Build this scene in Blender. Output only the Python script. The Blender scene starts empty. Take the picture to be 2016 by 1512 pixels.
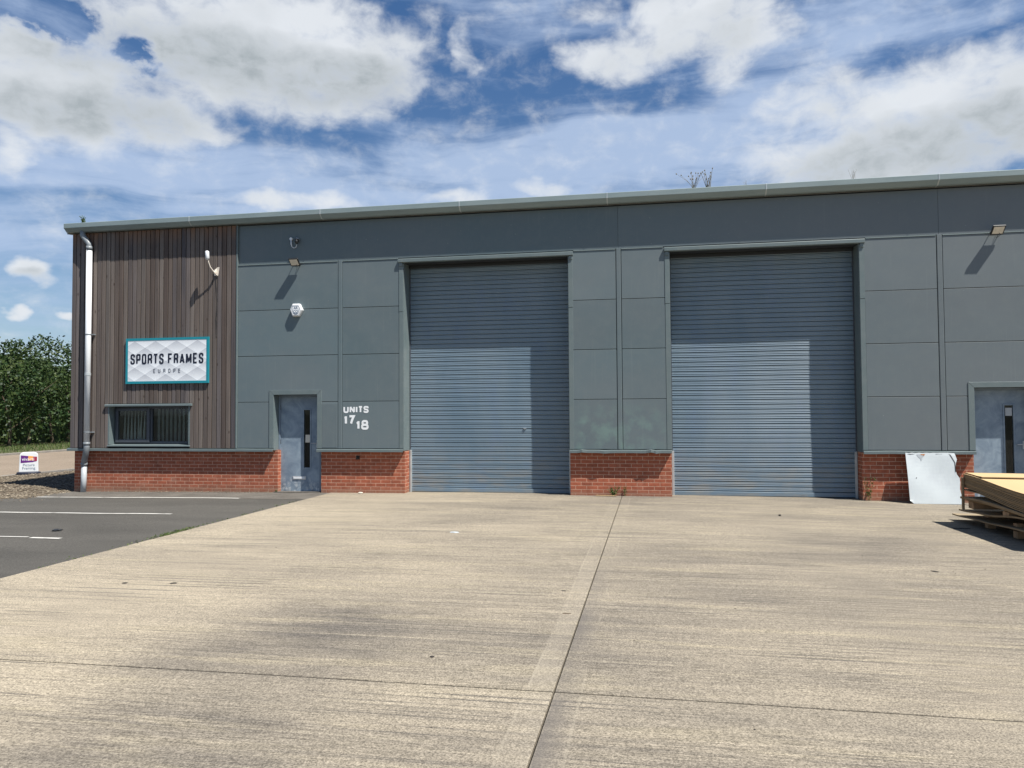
import bpy, bmesh, math, random
from mathutils import Vector, Matrix, noise
random.seed(7)
R = math.radians
scn = bpy.context.scene
C = scn.collection

# ------------------------------------------------------------------ helpers
class MB:
    """collects faces for one mesh object"""
    def __init__(s): s.v=[]; s.f=[]; s.m=[]
    def quad(s,pts,m=0):
        n=len(s.v); s.v+= [tuple(p) for p in pts]; s.f.append(tuple(range(n,n+len(pts)))); s.m.append(m)
    def box(s,x0,x1,y0,y1,z0,z1,m=0):
        n=len(s.v)
        s.v+=[(x0,y0,z0),(x1,y0,z0),(x1,y1,z0),(x0,y1,z0),(x0,y0,z1),(x1,y0,z1),(x1,y1,z1),(x0,y1,z1)]
        for q in ((0,3,2,1),(4,5,6,7),(0,1,5,4),(1,2,6,5),(2,3,7,6),(3,0,4,7)):
            s.f.append(tuple(n+i for i in q)); s.m.append(m)
        return s
    def prism(s,prof,x0,x1,m=0,axis='x'):
        """closed profile of (y,z) extruded along x (or (x,y) along z, (x,z) along y)"""
        n=len(s.v); k=len(prof)
        def P(a,t):
            if axis=='x': return (t,a[0],a[1])
            if axis=='y': return (a[0],t,a[1])
            return (a[0],a[1],t)
        s.v+=[P(a,x0) for a in prof]+[P(a,x1) for a in prof]
        for i in range(k):
            j=(i+1)%k; s.f.append((n+i,n+j,n+k+j,n+k+i)); s.m.append(m)
        s.f.append(tuple(n+i for i in range(k))); s.m.append(m)
        s.f.append(tuple(n+k+i for i in reversed(range(k)))); s.m.append(m)
        return s
    def tube(s,pts,r,seg=12,m=0,cap=True):
        pts=[Vector(p) for p in pts]; rs=r if isinstance(r,(list,tuple)) else [r]*len(pts)
        rings=[]; prev=None
        for i,p in enumerate(pts):
            if i==0: t=pts[1]-p
            elif i==len(pts)-1: t=p-pts[i-1]
            else: t=(pts[i+1]-p).normalized()+(p-pts[i-1]).normalized()
            t.normalize()
            if prev is None:
                a=Vector((0,0,1)) if abs(t.z)<.9 else Vector((0,1,0))
                u=t.cross(a).normalized()
            else:
                u=(prev-t*prev.dot(t)).normalized()
            prev=u; w=t.cross(u)
            n=len(s.v)
            for k in range(seg):
                a=2*math.pi*k/seg; s.v.append(tuple(p+(u*math.cos(a)+w*math.sin(a))*rs[i]))
            rings.append(n)
        for a,b in zip(rings,rings[1:]):
            for k in range(seg):
                j=(k+1)%seg; s.f.append((a+k,a+j,b+j,b+k)); s.m.append(m)
        if cap:
            s.f.append(tuple(rings[0]+k for k in reversed(range(seg)))); s.m.append(m)
            s.f.append(tuple(rings[-1]+k for k in range(seg))); s.m.append(m)
        return s
    def build(s,name,mats,parent=None,smooth=False,bevel=0,loc=(0,0,0),fix=True,seg=1):
        me=bpy.data.meshes.new(name); 
        l=Vector(loc)
        me.from_pydata([tuple(Vector(v)-l) for v in s.v] if l.length else s.v,[],s.f)
        if not isinstance(mats,(list,tuple)): mats=[mats]
        for m in mats: me.materials.append(m)
        me.polygons.foreach_set('material_index',s.m)
        if fix:
            bm=bmesh.new(); bm.from_mesh(me); bmesh.ops.recalc_face_normals(bm,faces=bm.faces); bm.to_mesh(me); bm.free()
        if smooth: me.polygons.foreach_set('use_smooth',[True]*len(me.polygons))
        me.update()
        o=bpy.data.objects.new(name,me); C.objects.link(o); o.location=l
        if parent: o.parent=parent
        if bevel:
            b=o.modifiers.new('Bevel','BEVEL'); b.width=bevel; b.segments=seg; b.limit_method='ANGLE'; b.angle_limit=R(40)
        return o

def tag(o,label,cat,group=None):
    o['label']=label; o['category']=cat
    if group: o['group']=group
    return o
def struct(o,kind='structure'): o['kind']=kind; return o
def empty(name,loc,label,cat,group=None,rz=0):
    o=bpy.data.objects.new(name,None); C.objects.link(o); o.location=loc; o.rotation_euler=(0,0,rz); o.empty_display_size=.2
    return tag(o,label,cat,group)
def keep_parent(child,parent):
    child.parent=parent; child.matrix_parent_inverse=parent.matrix_basis.inverted() if hasattr(parent,'matrix_basis') else Matrix()

def gz(x,y=0):
    d=x+1.0
    d=max(-13,min(8,d))
    return -.027-(.00048 if d<0 else .0009)*d*d

# ------------------------------------------------------------------ material helper
class N:
    def __init__(s,name):
        s.mat=bpy.data.materials.new(name); s.mat.use_nodes=True; s.t=s.mat.node_tree; s.b=s.t.nodes['Principled BSDF']
    def n(s,typ,**k):
        nd=s.t.nodes.new(typ)
        for a,v in k.items(): setattr(nd,a,v)
        return nd
    def link(s,a,b): s.t.links.new(a,b)
    def val(s,sock,v):
        if isinstance(v,bpy.types.NodeSocket): s.link(v,sock)
        else: sock.default_value=v
    def co(s,scale=(1,1,1),loc=(0,0,0),rot=(0,0,0)):
        g=s.n('ShaderNodeNewGeometry'); m=s.n('ShaderNodeMapping'); s.link(g.outputs['Position'],m.inputs['Vector'])
        m.inputs['Scale'].default_value=scale; m.inputs['Location'].default_value=loc; m.inputs['Rotation'].default_value=rot
        return m.outputs[0]
    def noise(s,vec,scale,detail=4,rough=.55,dist=0):
        n=s.n('ShaderNodeTexNoise'); s.link(vec,n.inputs['Vector']); n.inputs['Scale'].default_value=scale
        n.inputs['Detail'].default_value=detail; n.inputs['Roughness'].default_value=rough; n.inputs['Distortion'].default_value=dist
        return n.outputs['Fac']
    def math(s,op,a,b=None,c=None,clamp=False):
        n=s.n('ShaderNodeMath',operation=op,use_clamp=clamp); s.val(n.inputs[0],a)
        if b is not None: s.val(n.inputs[1],b)
        if c is not None: s.val(n.inputs[2],c)
        return n.outputs[0]
    def mr(s,v,a,b,c=0,d=1,smooth=False):
        n=s.n('ShaderNodeMapRange'); 
        if smooth: n.interpolation_type='SMOOTHSTEP'
        s.val(n.inputs['Value'],v)
        for k,x in zip(('From Min','From Max','To Min','To Max'),(a,b,c,d)): s.val(n.inputs[k],x)
        return n.outputs[0]
    def mix(s,f,a,b,blend='MIX'):
        n=s.n('ShaderNodeMix',data_type='RGBA',blend_type=blend); s.val(n.inputs[0],f)
        for i,v in ((6,a),(7,b)):
            if isinstance(v,(tuple,list)): n.inputs[i].default_value=(*v[:3],1)
            else: s.link(v,n.inputs[i])
        return n.outputs[2]
    def grey(s,f):   # value -> colour
        n=s.n('ShaderNodeCombineColor'); 
        for i in range(3): s.link(f,n.inputs[i])
        return n.outputs[0]
    def bump(s,h,strength=.3,dist=.01,prev=None):
        n=s.n('ShaderNodeBump'); s.link(h,n.inputs['Height']); n.inputs['Strength'].default_value=strength; n.inputs['Distance'].default_value=dist
        if prev: s.link(prev,n.inputs['Normal'])
        return n.outputs[0]
    def out(s,col=None,rough=.6,metal=0,normal=None,spec=.5):
        if col is not None:
            if isinstance(col,(tuple,list)): s.b.inputs['Base Color'].default_value=(*col[:3],1)
            else: s.link(col,s.b.inputs['Base Color'])
        s.val(s.b.inputs['Roughness'],rough); s.val(s.b.inputs['Metallic'],metal); s.b.inputs['Specular IOR Level'].default_value=spec
        if normal: s.link(normal,s.b.inputs['Normal'])
        return s.mat
def sepxyz(m,vec):
    n=m.n('ShaderNodeSeparateXYZ'); m.link(vec,n.inputs[0]); return n.outputs

def simple(name,col,rough=.5,metal=0,var=.12,scale=6,bump=0,dirt=None):
    m=N(name); p=m.co(); n=m.noise(p,scale,5,.6)
    c=m.mix(m.mr(n,.3,.7),tuple(x*(1-var) for x in col),tuple(min(1,x*(1+var)) for x in col))
    if dirt:
        n2=m.noise(p,2.3,6,.7); c=m.mix(m.mr(n2,.52,.72,0,dirt[1]),c,dirt[0])
    nm=m.bump(m.noise(p,80,3),bump,.003) if bump else None
    return m.out(c,m.mr(n,.3,.7,rough-.06,rough+.08),metal,nm)

# ---- concrete
def concrete():
    m=N('brushed_concrete'); p=m.co(); s=sepxyz(m,p); X,Y=s[0],s[1]
    big=m.noise(m.co((.26,.5,1),(3.1,1.7,0)),1.0,5,.6,.5)
    big2=m.noise(m.co((.55,1.5,1),(9,4,0)),1.0,4,.6,.3)
    stk=m.noise(m.co((.35,7,1),(1,2,0),(0,0,R(.6))),1.0,4,.62,.1)
    fine=m.noise(m.co((3.2,70,1),(0,0,0),(0,0,R(.6))),1.0,3,.65)
    bmask=m.noise(m.co((.5,1.6,1),(4,8,0)),1.0,3,.6)
    grain=m.noise(p,85,3,.75); grain2=m.noise(p,26,3,.7)
    # trowelled margins either side of the joints are smoother
    dj=m.math('ABSOLUTE',m.math('ADD',X,.62)); margin=m.mr(dj,.165,.18,1,0)
    dj2=m.math('ABSOLUTE',m.math('ADD',Y,10.77))
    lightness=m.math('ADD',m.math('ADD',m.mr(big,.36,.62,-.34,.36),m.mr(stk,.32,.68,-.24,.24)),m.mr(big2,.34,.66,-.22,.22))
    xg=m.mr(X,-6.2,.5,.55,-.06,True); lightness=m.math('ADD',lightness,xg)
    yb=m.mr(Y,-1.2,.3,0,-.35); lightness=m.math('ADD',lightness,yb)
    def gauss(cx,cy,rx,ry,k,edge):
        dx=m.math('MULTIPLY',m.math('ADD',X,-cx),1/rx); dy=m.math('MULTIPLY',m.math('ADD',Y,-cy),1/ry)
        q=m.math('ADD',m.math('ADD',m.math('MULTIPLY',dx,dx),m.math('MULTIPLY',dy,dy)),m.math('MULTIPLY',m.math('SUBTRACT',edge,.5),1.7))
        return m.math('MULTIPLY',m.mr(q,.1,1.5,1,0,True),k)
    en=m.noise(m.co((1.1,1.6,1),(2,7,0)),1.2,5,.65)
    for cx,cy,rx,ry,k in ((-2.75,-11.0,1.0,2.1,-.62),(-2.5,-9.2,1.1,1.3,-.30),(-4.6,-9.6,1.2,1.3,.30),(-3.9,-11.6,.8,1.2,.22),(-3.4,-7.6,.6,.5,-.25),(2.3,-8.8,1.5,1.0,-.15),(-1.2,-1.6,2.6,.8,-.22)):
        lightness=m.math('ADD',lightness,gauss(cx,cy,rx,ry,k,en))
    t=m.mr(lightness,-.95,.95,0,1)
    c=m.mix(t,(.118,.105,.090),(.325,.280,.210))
    # worn patches: yellowish laitance
    yel=m.mr(m.noise(m.co((.5,3.5,1),(20,3,0)),1,4,.6,.3),.53,.66,0,.42); c=m.mix(yel,c,(.33,.285,.20))
    f1=m.mr(fine,.38,.62,.58,1.25); f1=m.mix(m.mr(bmask,.4,.6,.12,.7),(1,1,1),m.grey(f1)); 
    f1=m.mix(margin,f1,(1,1,1)); c=m.mix(1,c,f1,'MULTIPLY')
    ln=m.noise(m.co((.22,30,1),(3,0,0),(0,0,R(.6))),1.0,3,.6); lm=m.noise(m.co((.5,.9,1),(14,3,0)),1.0,3,.6)
    c=m.mix(m.math('MULTIPLY',m.mr(ln,.385,.45,.8,0),m.mr(lm,.42,.6,.1,1)),c,(.10,.09,.078))
    c=m.mix(m.math('MULTIPLY',m.mr(ln,.57,.64,0,.45),m.mr(lm,.42,.6,.1,1)),c,(.36,.315,.235))
    g=m.mr(grain,.35,.65,.42,1.55); c=m.mix(.9,c,m.grey(g),'MULTIPLY')
    g2=m.mr(grain2,.3,.7,.82,1.18); c=m.mix(.8,c,m.grey(g2),'MULTIPLY')
    # individual exposed dark aggregate
    v=m.n('ShaderNodeTexVoronoi'); m.link(p,v.inputs['Vector']); v.inputs['Scale'].default_value=34
    ag=m.mr(v.outputs['Distance'],.09,.19,1,0); sp=m.n('ShaderNodeSeparateColor'); m.link(v.outputs['Color'],sp.inputs[0])
    ag=m.math('MULTIPLY',ag,m.mr(sp.outputs[0],.72,.75,0,.55)); c=m.mix(ag,c,(.10,.09,.08))
    # silt gathered right of the long joint
    silt=m.math('MULTIPLY',m.math('MULTIPLY',m.mr(X,-.62,-.60,0,1),m.mr(X,-.60,-.42,1,0)),m.mr(m.noise(m.co((1.2,.9,1)),1,3),.36,.56,0,.75))
    silt=m.math('MULTIPLY',silt,m.mr(Y,-6.5,-8.5,0,1)); c=m.mix(silt,c,(.11,.10,.092))
    edge=m.math('MULTIPLY',m.math('COMPARE',dj,.17,.008),m.mr(m.noise(m.co((1,1.1,1),(7,0,0)),1,2),.47,.53,0,.22)); c=m.mix(edge,c,(.36,.32,.25))
    strip=m.math('MULTIPLY',m.math('MULTIPLY',m.mr(X,-.80,-.79,0,1),m.mr(X,-.63,-.625,1,0)),m.math('MULTIPLY',m.mr(Y,-5.5,-8,0,.28),m.mr(m.noise(m.co((2,.8,1),(3,3,0)),1,4,.6),.35,.6,.2,1))); c=m.mix(strip,c,(.35,.31,.245))
    # faint saw cuts parallel to the wall and an oblique scar
    def line(yy,w,st,sl=0):
        d=m.math('ABSOLUTE',m.math('SUBTRACT',m.math('ADD',Y,m.math('MULTIPLY',X,sl)),yy))
        return m.math('MULTIPLY',m.mr(d,w*.5,w,1,0),st)
    for yy,w,st,sl in ((-7.62,.012,.45,.0),(-4.9,.016,.5,.03),(-6.9,.01,.25,-.01),(-12.2,.008,.35,0)):
        brk=m.mr(m.noise(m.co((.6,1,1),(yy*3,0,0)),1,3),.42,.55,0,1)
        c=m.mix(m.math('MULTIPLY',line(yy,w,st,sl),brk),c,(.08,.07,.06))
    # dark tyre/oil marks
    oil=m.mr(m.noise(m.co((1.4,1.6,1),(31,12,0)),1.6,4,.6),.68,.80,0,.35); c=m.mix(oil,c,(.09,.08,.07))
    nm=m.bump(m.math('ADD',m.math('MULTIPLY',fine,.6),grain),.55,.006)
    return m.out(c,.88,0,nm,.25)

def asphalt():
    m=N('asphalt'); p=m.co(); big=m.noise(m.co((.4,1,1)),.9,5,.6,.4); gr=m.noise(p,60,3,.8); stk=m.noise(m.co((.5,4,1)),1,4,.6)
    c=m.mix(m.mr(big,.3,.7),(.058,.055,.049),(.086,.081,.072))
    c=m.mix(m.mr(stk,.5,.75,0,.35),c,(.075,.07,.062)); c=m.mix(.8,c,m.grey(m.mr(gr,.33,.67,.45,1.6)),'MULTIPLY')
    v=m.n('ShaderNodeTexVoronoi'); m.link(p,v.inputs['Vector']); v.inputs['Scale'].default_value=22
    sp=m.n('ShaderNodeSeparateColor'); m.link(v.outputs['Color'],sp.inputs[0])
    fl=m.math('MULTIPLY',m.mr(v.outputs['Distance'],.1,.16,1,0),m.mr(sp.outputs[0],.93,.94,0,.6)); c=m.mix(fl,c,(.17,.16,.14))
    return m.out(c,.9,0,m.bump(gr,.5,.006),.25)

def ground_mat(name,a,b,s1=1.2,s2=40,st=.5):
    m=N(name); p=m.co(); c=m.mix(m.mr(m.noise(p,s1,5,.6,.3),.3,.7),a,b); g=m.noise(p,s2,3,.8)
    c=m.mix(.85,c,m.grey(m.mr(g,.3,.7,.55,1.45)),'MULTIPLY'); return m.out(c,.92,0,m.bump(g,st,.01),.2)

def panel_mat():
    m=N('coated_panel'); p=m.co(); n=m.noise(m.co((.35,.35,.5)),1,4,.5); n2=m.noise(p,5,5,.7)
    c=m.mix(m.mr(n,.35,.65),(.108,.147,.161),(.131,.159,.170))
    sx=sepxyz(m,p); c=m.mix(m.mr(sx[0],-2,6,0,.55),c,(.137,.148,.157))
    oi=m.n('ShaderNodeObjectInfo'); c=m.mix(1,c,m.grey(m.mr(oi.outputs['Random'],0,1,.94,1.07)),'MULTIPLY')
    c=m.mix(m.mr(n2,.45,.75,0,.25),c,(.17,.195,.19))
    s=sepxyz(m,p)
    # scuffed knocks low on the central pier
    low=m.mr(s[2],1.9,1.5,0,1); cx=m.math('MULTIPLY',m.mr(s[0],-1.7,-1.4,0,1),m.mr(s[0],-.1,.5,1,0)); k=m.math('MULTIPLY',low,cx)
    sc=m.mr(m.noise(m.co((1,1,1),(2.5,0,1.1)),3.6,3,.5),.44,.66,0,.85); c=m.mix(m.math('MULTIPLY',sc,k),c,(.155,.225,.21))
    run=m.mr(m.noise(m.co((14,1,.6)),1,3,.6),.6,.8,0,.16); c=m.mix(run,c,(.26,.28,.27))
    fl=m.mr(m.noise(p,22,2,.5),.74,.78,0,.4); c=m.mix(fl,c,(.33,.35,.33))
    warp=m.bump(m.noise(m.co((.8,1,.9)),1,2,.4),.28,.05)
    warp=m.bump(m.noise(p,350,2,.5),.05,.001,warp)
    return m.out(c,.48,0,warp,.36)

def trim_mat(): 
    m=N('grey_trim'); p=m.co(); n=m.noise(p,3,5,.65)
    c=m.mix(m.mr(n,.3,.7),(.113,.150,.156),(.146,.177,.180)); n2=m.noise(m.co((1.5,1.5,.6)),6,4,.7); c=m.mix(m.mr(n2,.56,.75,0,.3),c,(.19,.20,.18))
    return m.out(c,.45,0,None,.5)
def gutter_mat():
    m=N('gutter_metal'); p=m.co(); n=m.noise(m.co((.6,4,4)),2,5,.65)
    c=m.mix(m.mr(n,.3,.7),(.19,.245,.255),(.245,.30,.305)); n2=m.noise(p,22,4,.7); c=m.mix(m.mr(n2,.58,.75,0,.35),c,(.15,.16,.13))
    return m.out(c,.55,0,None,.4)
def shutter_mat():
    m=N('shutter_steel'); p=m.co(); s=sepxyz(m,p)
    n=m.noise(m.co((1.4,1,.55)),1.1,4,.55); c=m.mix(m.mr(n,.35,.65),(.122,.186,.245),(.160,.220,.272))
    bl=m.mr(m.noise(m.co((2.2,1,.8),(5,0,2)),1.3,3,.5),.54,.72,0,.28); c=m.mix(bl,c,(.13,.19,.30))
    dirt=m.math('MULTIPLY',m.mr(m.noise(m.co((1.3,1,5),(1,0,0)),1.5,4,.6),.45,.65,0,.8),m.mr(s[2],.05,1.1,1,0)); c=m.mix(dirt,c,(.235,.235,.22)); sc_=m.math('MULTIPLY',m.mr(m.noise(m.co((2.5,1,14),(7,0,3)),2,4,.7),.62,.70,0,.55),m.mr(s[2],.2,1.6,1,0)); c=m.mix(sc_,c,(.09,.10,.11))
    strk=m.mr(m.noise(m.co((.8,1,40)),1,2,.5),.4,.7,0,.22); c=m.mix(strk,c,(.20,.26,.31))
    return m.out(c,.42,0,None,.5)
def door_mat():
    m=N('worn_blue_door'); p=m.co(); s=sepxyz(m,p)
    n=m.noise(p,3.2,6,.65,.8); c=m.mix(m.mr(n,.34,.62),(.15,.20,.26),(.26,.325,.385))
    wear=m.math('MULTIPLY',m.mr(m.noise(m.co((5,5,3)),3,6,.75),.50,.60,0,.9),m.mr(s[2],.03,.33,1,0)); c=m.mix(wear,c,(.50,.53,.54))
    dk=m.math('MULTIPLY',m.mr(m.noise(p,6,5,.7,1),.5,.65,0,.7),m.mr(s[2],.2,.0,0,1)); c=m.mix(dk,c,(.06,.08,.10))
    return m.out(c,.5,0,m.bump(n,.15,.01),.4)
def timber_mat():
    m=N('weathered_larch'); g=m.n('ShaderNodeNewGeometry'); rnd=g.outputs['Random Per Island']
    mp=m.n('ShaderNodeMapping'); m.link(g.outputs['Position'],mp.inputs['Vector']); mp.inputs['Scale'].default_value=(38,38,1.1)
    w=m.n('ShaderNodeTexNoise',noise_dimensions='4D'); m.link(mp.outputs[0],w.inputs['Vector']); m.link(m.math('MULTIPLY',rnd,50),w.inputs['W']); w.inputs['Scale'].default_value=1; w.inputs['Detail'].default_value=5; w.inputs['Roughness'].default_value=.6
    gr=w.outputs['Fac']
    n2=m.n('ShaderNodeTexNoise',noise_dimensions='4D'); mp2=m.n('ShaderNodeMapping'); m.link(g.outputs['Position'],mp2.inputs['Vector']); mp2.inputs['Scale'].default_value=(3,3,.5)
    m.link(mp2.outputs[0],n2.inputs['Vector']); m.link(m.math('MULTIPLY',rnd,90),n2.inputs['W']); n2.inputs['Scale'].default_value=1; n2.inputs['Detail'].default_value=4
    r=m.n('ShaderNodeValToRGB'); m.link(rnd,r.inputs[0]); e=r.color_ramp.elements
    e[0].position=0; e[0].color=(.052,.040,.038,1); e[1].position=1; e[1].color=(.205,.175,.16,1)
    for pos,col in ((.2,(.13,.113,.103,1)),(.38,(.083,.064,.057,1)),(.52,(.175,.150,.134,1)),(.68,(.104,.088,.082,1)),(.84,(.08,.073,.078,1))):
        x=e.new(pos); x.color=col
    c=m.mix(m.mr(n2.outputs['Fac'],.40,.68,0,.45),r.outputs[0],(.145,.112,.092))
    c=m.mix(.85,c,m.grey(m.mr(gr,.3,.7,.72,1.28)),'MULTIPLY')
    s=sepxyz(m,g.outputs['Position'])
    top=m.math('MULTIPLY',m.mr(s[2],5.50,5.82,0,1),m.mr(n2.outputs['Fac'],.35,.6,0,1)); c=m.mix(m.math('MULTIPLY',top,.8),c,(.21,.12,.075))
    v=m.n('ShaderNodeTexVoronoi'); mp3=m.n('ShaderNodeMapping'); m.link(g.outputs['Position'],mp3.inputs['Vector']); mp3.inputs['Scale'].default_value=(5,1,2.2); m.link(mp3.outputs[0],v.inputs['Vector']); v.inputs['Scale'].default_value=1
    kn=m.mr(v.outputs['Distance'],.05,.1,.75,0); c=m.mix(kn,c,(.05,.035,.03))
    return m.out(c,.85,0,m.bump(gr,.4,.004),.2)
def brick_mat():
    m=N('red_brick'); g=m.n('ShaderNodeNewGeometry'); s=sepxyz(m,g.outputs['Position'])
    cb=m.n('ShaderNodeCombineXYZ'); m.link(m.math('ADD',s[0],s[1]),cb.inputs[0]); m.link(m.math('ADD',s[2],.055),cb.inputs[1])
    b=m.n('ShaderNodeTexBrick'); m.link(cb.outputs[0],b.inputs['Vector']); b.inputs['Scale'].default_value=1; b.inputs['Brick Width'].default_value=.225; b.inputs['Row Height'].default_value=.075
    b.inputs['Mortar Size'].default_value=.006; b.inputs['Mortar Smooth'].default_value=.3; b.inputs['Bias'].default_value=-.1
    b.inputs['Color1'].default_value=(.345,.103,.056,1); b.inputs['Color2'].default_value=(.255,.080,.046,1); b.inputs['Mortar'].default_value=(.52,.32,.23,1)
    n=m.noise(m.co((1,1,1)),9,5,.7); c=m.mix(.8,b.outputs['Color'],m.grey(m.mr(n,.3,.7,.75,1.25)),'MULTIPLY')
    n3=m.noise(m.co((1.3,1,2.5)),2.2,4,.6); c=m.mix(m.mr(n3,.52,.72,0,.35),c,(.20,.075,.045)); c=m.mix(m.mr(m.noise(m.co((1,1,1),(4,0,2)),3.1,5,.7),.58,.72,0,.35),c,(.42,.27,.20))
    base=m.math('MULTIPLY',m.mr(s[2],-.05,.12,1,0),m.mr(n,.35,.6,.2,.8)); c=m.mix(base,c,(.24,.17,.12))
    h=m.math('SUBTRACT',m.math('MULTIPLY',n,.3),b.outputs['Fac'])
    return m.out(c,.85,0,m.bump(h,.6,.006),.25)
def leaf_mat(name,a,b,c3):
    m=N(name); g=m.n('ShaderNodeNewGeometry'); r=m.n('ShaderNodeValToRGB'); m.link(g.outputs['Random Per Island'],r.inputs[0]); e=r.color_ramp.elements
    e[0].color=(*a,1); e[1].color=(*c3,1); x=e.new(.6); x.color=(*b,1)
    n=m.noise(m.co(),.55,3,.5); c=m.mix(m.mr(n,.42,.62,0,.5),r.outputs[0],b); c=m.mix(m.mr(m.noise(m.co((1,1,1),(8,2,1)),.33,3,.5),.5,.64,0,.5),c,tuple(a_*.5+b_*.5 for a_,b_ in zip(b,c3)))
    m.out(c,.55,0,None,.4)
    tr=m.n('ShaderNodeBsdfTranslucent'); m.link(c,tr.inputs['Color']); mx=m.n('ShaderNodeMixShader'); mx.inputs[0].default_value=.3
    m.link(m.b.outputs[0],mx.inputs[1]); m.link(tr.outputs[0],mx.inputs[2]); m.link(mx.outputs[0],m.t.nodes['Material Output'].inputs['Surface'])
    return m.mat
def glass_mat(tint=(.86,.90,.89)):
    m=N('window_glass'); f=m.n('ShaderNodeFresnel'); f.inputs['IOR'].default_value=1.5; t=m.n('ShaderNodeBsdfTransparent'); t.inputs[0].default_value=(*tint,1)
    gl=m.n('ShaderNodeBsdfGlossy'); gl.inputs['Roughness'].default_value=.02; gl.inputs['Color'].default_value=(.5,.52,.55,1)
    mx=m.n('ShaderNodeMixShader'); m.link(f.outputs[0],mx.inputs[0]); m.link(t.outputs[0],mx.inputs[1]); m.link(gl.outputs[0],mx.inputs[2]); m.link(mx.outputs[0],m.t.nodes['Material Output'].inputs['Surface'])
    return m.mat
def sheet_mat(name,top,edge,sc=1):
    m=N(name); p=m.co(); s=sepxyz(m,p); g=m.n('ShaderNodeNewGeometry'); nz=sepxyz(m,g.outputs['Normal'])[2]
    n=m.noise(m.co((2,.7,2)),1.5,4,.5); ct=m.mix(m.mr(n,.3,.7),tuple(x*.93 for x in top),top)
    ne=m.noise(m.co((3,3,90)),1,4,.7); ce=m.mix(m.mr(ne,.3,.7),tuple(x*.55 for x in edge),edge)
    c=m.mix(m.mr(m.math('ABSOLUTE',nz),.6,.85),ce,ct); return m.out(c,.75,0,None,.2)
def sign_mat():
    m=N('quilted_print'); p=m.co(); s=sepxyz(m,p); u=m.math('DIVIDE',m.math('ADD',s[0],10.72),.52); w=m.math('DIVIDE',m.math('SUBTRACT',s[2],2.87),.30)
    a=m.math('FRACT',m.math('ADD',m.math('ADD',u,w),40)); b=m.math('FRACT',m.math('ADD',m.math('SUBTRACT',w,u),40))
    t=m.math('MULTIPLY',m.math('ADD',a,b),.5); c=m.mix(m.mr(t,0,1),(.95,.98,1),(.50,.52,.56))
    return m.out(c,.35,0,None,.4)

M={}
M['conc']=concrete(); M['asph']=asphalt(); M['panel']=panel_mat(); M['trim']=trim_mat(); M['gutter']=gutter_mat(); M['shutter']=shutter_mat(); M['door']=door_mat()
M['timber']=timber_mat(); M['brick']=brick_mat(); M['glass']=glass_mat()
M['apron']=ground_mat('apron_concrete',(.085,.078,.069),(.135,.124,.108),2,45)
M['gravel']=ground_mat('gravel_bed',(.07,.056,.04),(.15,.12,.085),3,28,.9)
M['road']=ground_mat('road_concrete',(.20,.16,.12),(.235,.19,.145),.5,30,.3)
M['kerb']=ground_mat('kerb_concrete',(.18,.165,.15),(.25,.23,.20),2,30,.3)
M['strip']=ground_mat('strip_concrete',(.095,.09,.085),(.125,.12,.11),2,30,.3)
M['grass']=ground_mat('verge_grass',(.055,.062,.030),(.10,.098,.048),1.5,20,.8)
M['land']=ground_mat('land',(.055,.058,.042),(.085,.082,.062),.05,2,.3)
M['dirt']=simple('joint_dirt',(.05,.045,.038),.95)
M['line']=simple('road_paint',(.52,.51,.47),.7,0,.12,9,.1,((.12,.115,.10),.8))
M['dark']=simple('dark_gap',(.02,.025,.03),.8)
M['room']=simple('dim_room',(.10,.10,.10),.9)
M['frame']=simple('anthracite_frame',(.058,.066,.082),.4)
M['dframe']=simple('blue_door_frame',(.17,.22,.28),.45)
M['white']=simple('white_plastic',(.66,.68,.70),.35,0,.04,3,0,((.55,.53,.47),.25))
M['pgrey']=simple('grey_pipe',(.19,.21,.225),.4,0,.1)
M['plgt']=simple('pale_pipe',(.38,.41,.43),.42,0,.08,3,0,((.33,.32,.28),.4))
M['steel']=simple('galvanised_steel',(.50,.52,.54),.35,.7)
M['guide']=simple('shutter_guide',(.42,.46,.47),.45,.3)
M['black']=simple('black_casing',(.018,.02,.022),.4)
M['lens']=simple('lamp_glass',(.62,.58,.50),.25)
M['cream']=simple('cream_metal',(.66,.60,.52),.4)
M['blind']=simple('blind_fabric',(.66,.66,.60),.9)
M['teal']=simple('teal_border',(.012,.24,.30),.35,0,.05)
M['ink']=simple('dark_ink',(.008,.012,.03),.5)
M['grink']=simple('grey_ink',(.16,.17,.20),.5)
M['vinyl']=simple('white_vinyl',(.80,.82,.83),.4,0,.03)
M['print']=sign_mat()
M['purple']=simple('purple_print',(.10,.015,.16),.4); M['orange']=simple('orange_print',(.75,.33,.09),.4); M['redp']=simple('maroon_print',(.30,.03,.06),.4)
M['navy']=simple('navy_base',(.02,.025,.045),.5)
M['slate']=simple('slate_print',(.12,.17,.24),.5)
M['board']=simple('white_board',(.50,.545,.56),.55,0,.05,2.2,0,((.41,.44,.47),.5))
M['brdedge']=simple('board_core',(.55,.50,.42),.8)
M['sheet']=sheet_mat('hardboard',(.52,.37,.20),(.40,.28,.16))
M['ply']=sheet_mat('weathered_ply',(.30,.24,.16),(.33,.235,.14))
M['pallet']=simple('pallet_timber',(.34,.22,.13),.85,0,.25,12)
M['leaf']=leaf_mat('hedge_leaf',(.009,.027,.008),(.024,.058,.014),(.10,.135,.04))
M['weed']=leaf_mat('weed_leaf',(.04,.08,.02),(.08,.13,.03),(.14,.16,.05))
M['twig']=simple('twig',(.10,.075,.05),.9)
M['dry']=simple('dry_stalk',(.16,.14,.09),.9)
M['stone']=leaf_mat('stones',(.06,.048,.035),(.16,.125,.085),(.36,.31,.23))
M['rust']=simple('rust_stain',(.36,.14,.04),.9)
M['dkbrown']=simple('dark_debris',(.03,.025,.022),.9)
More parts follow.
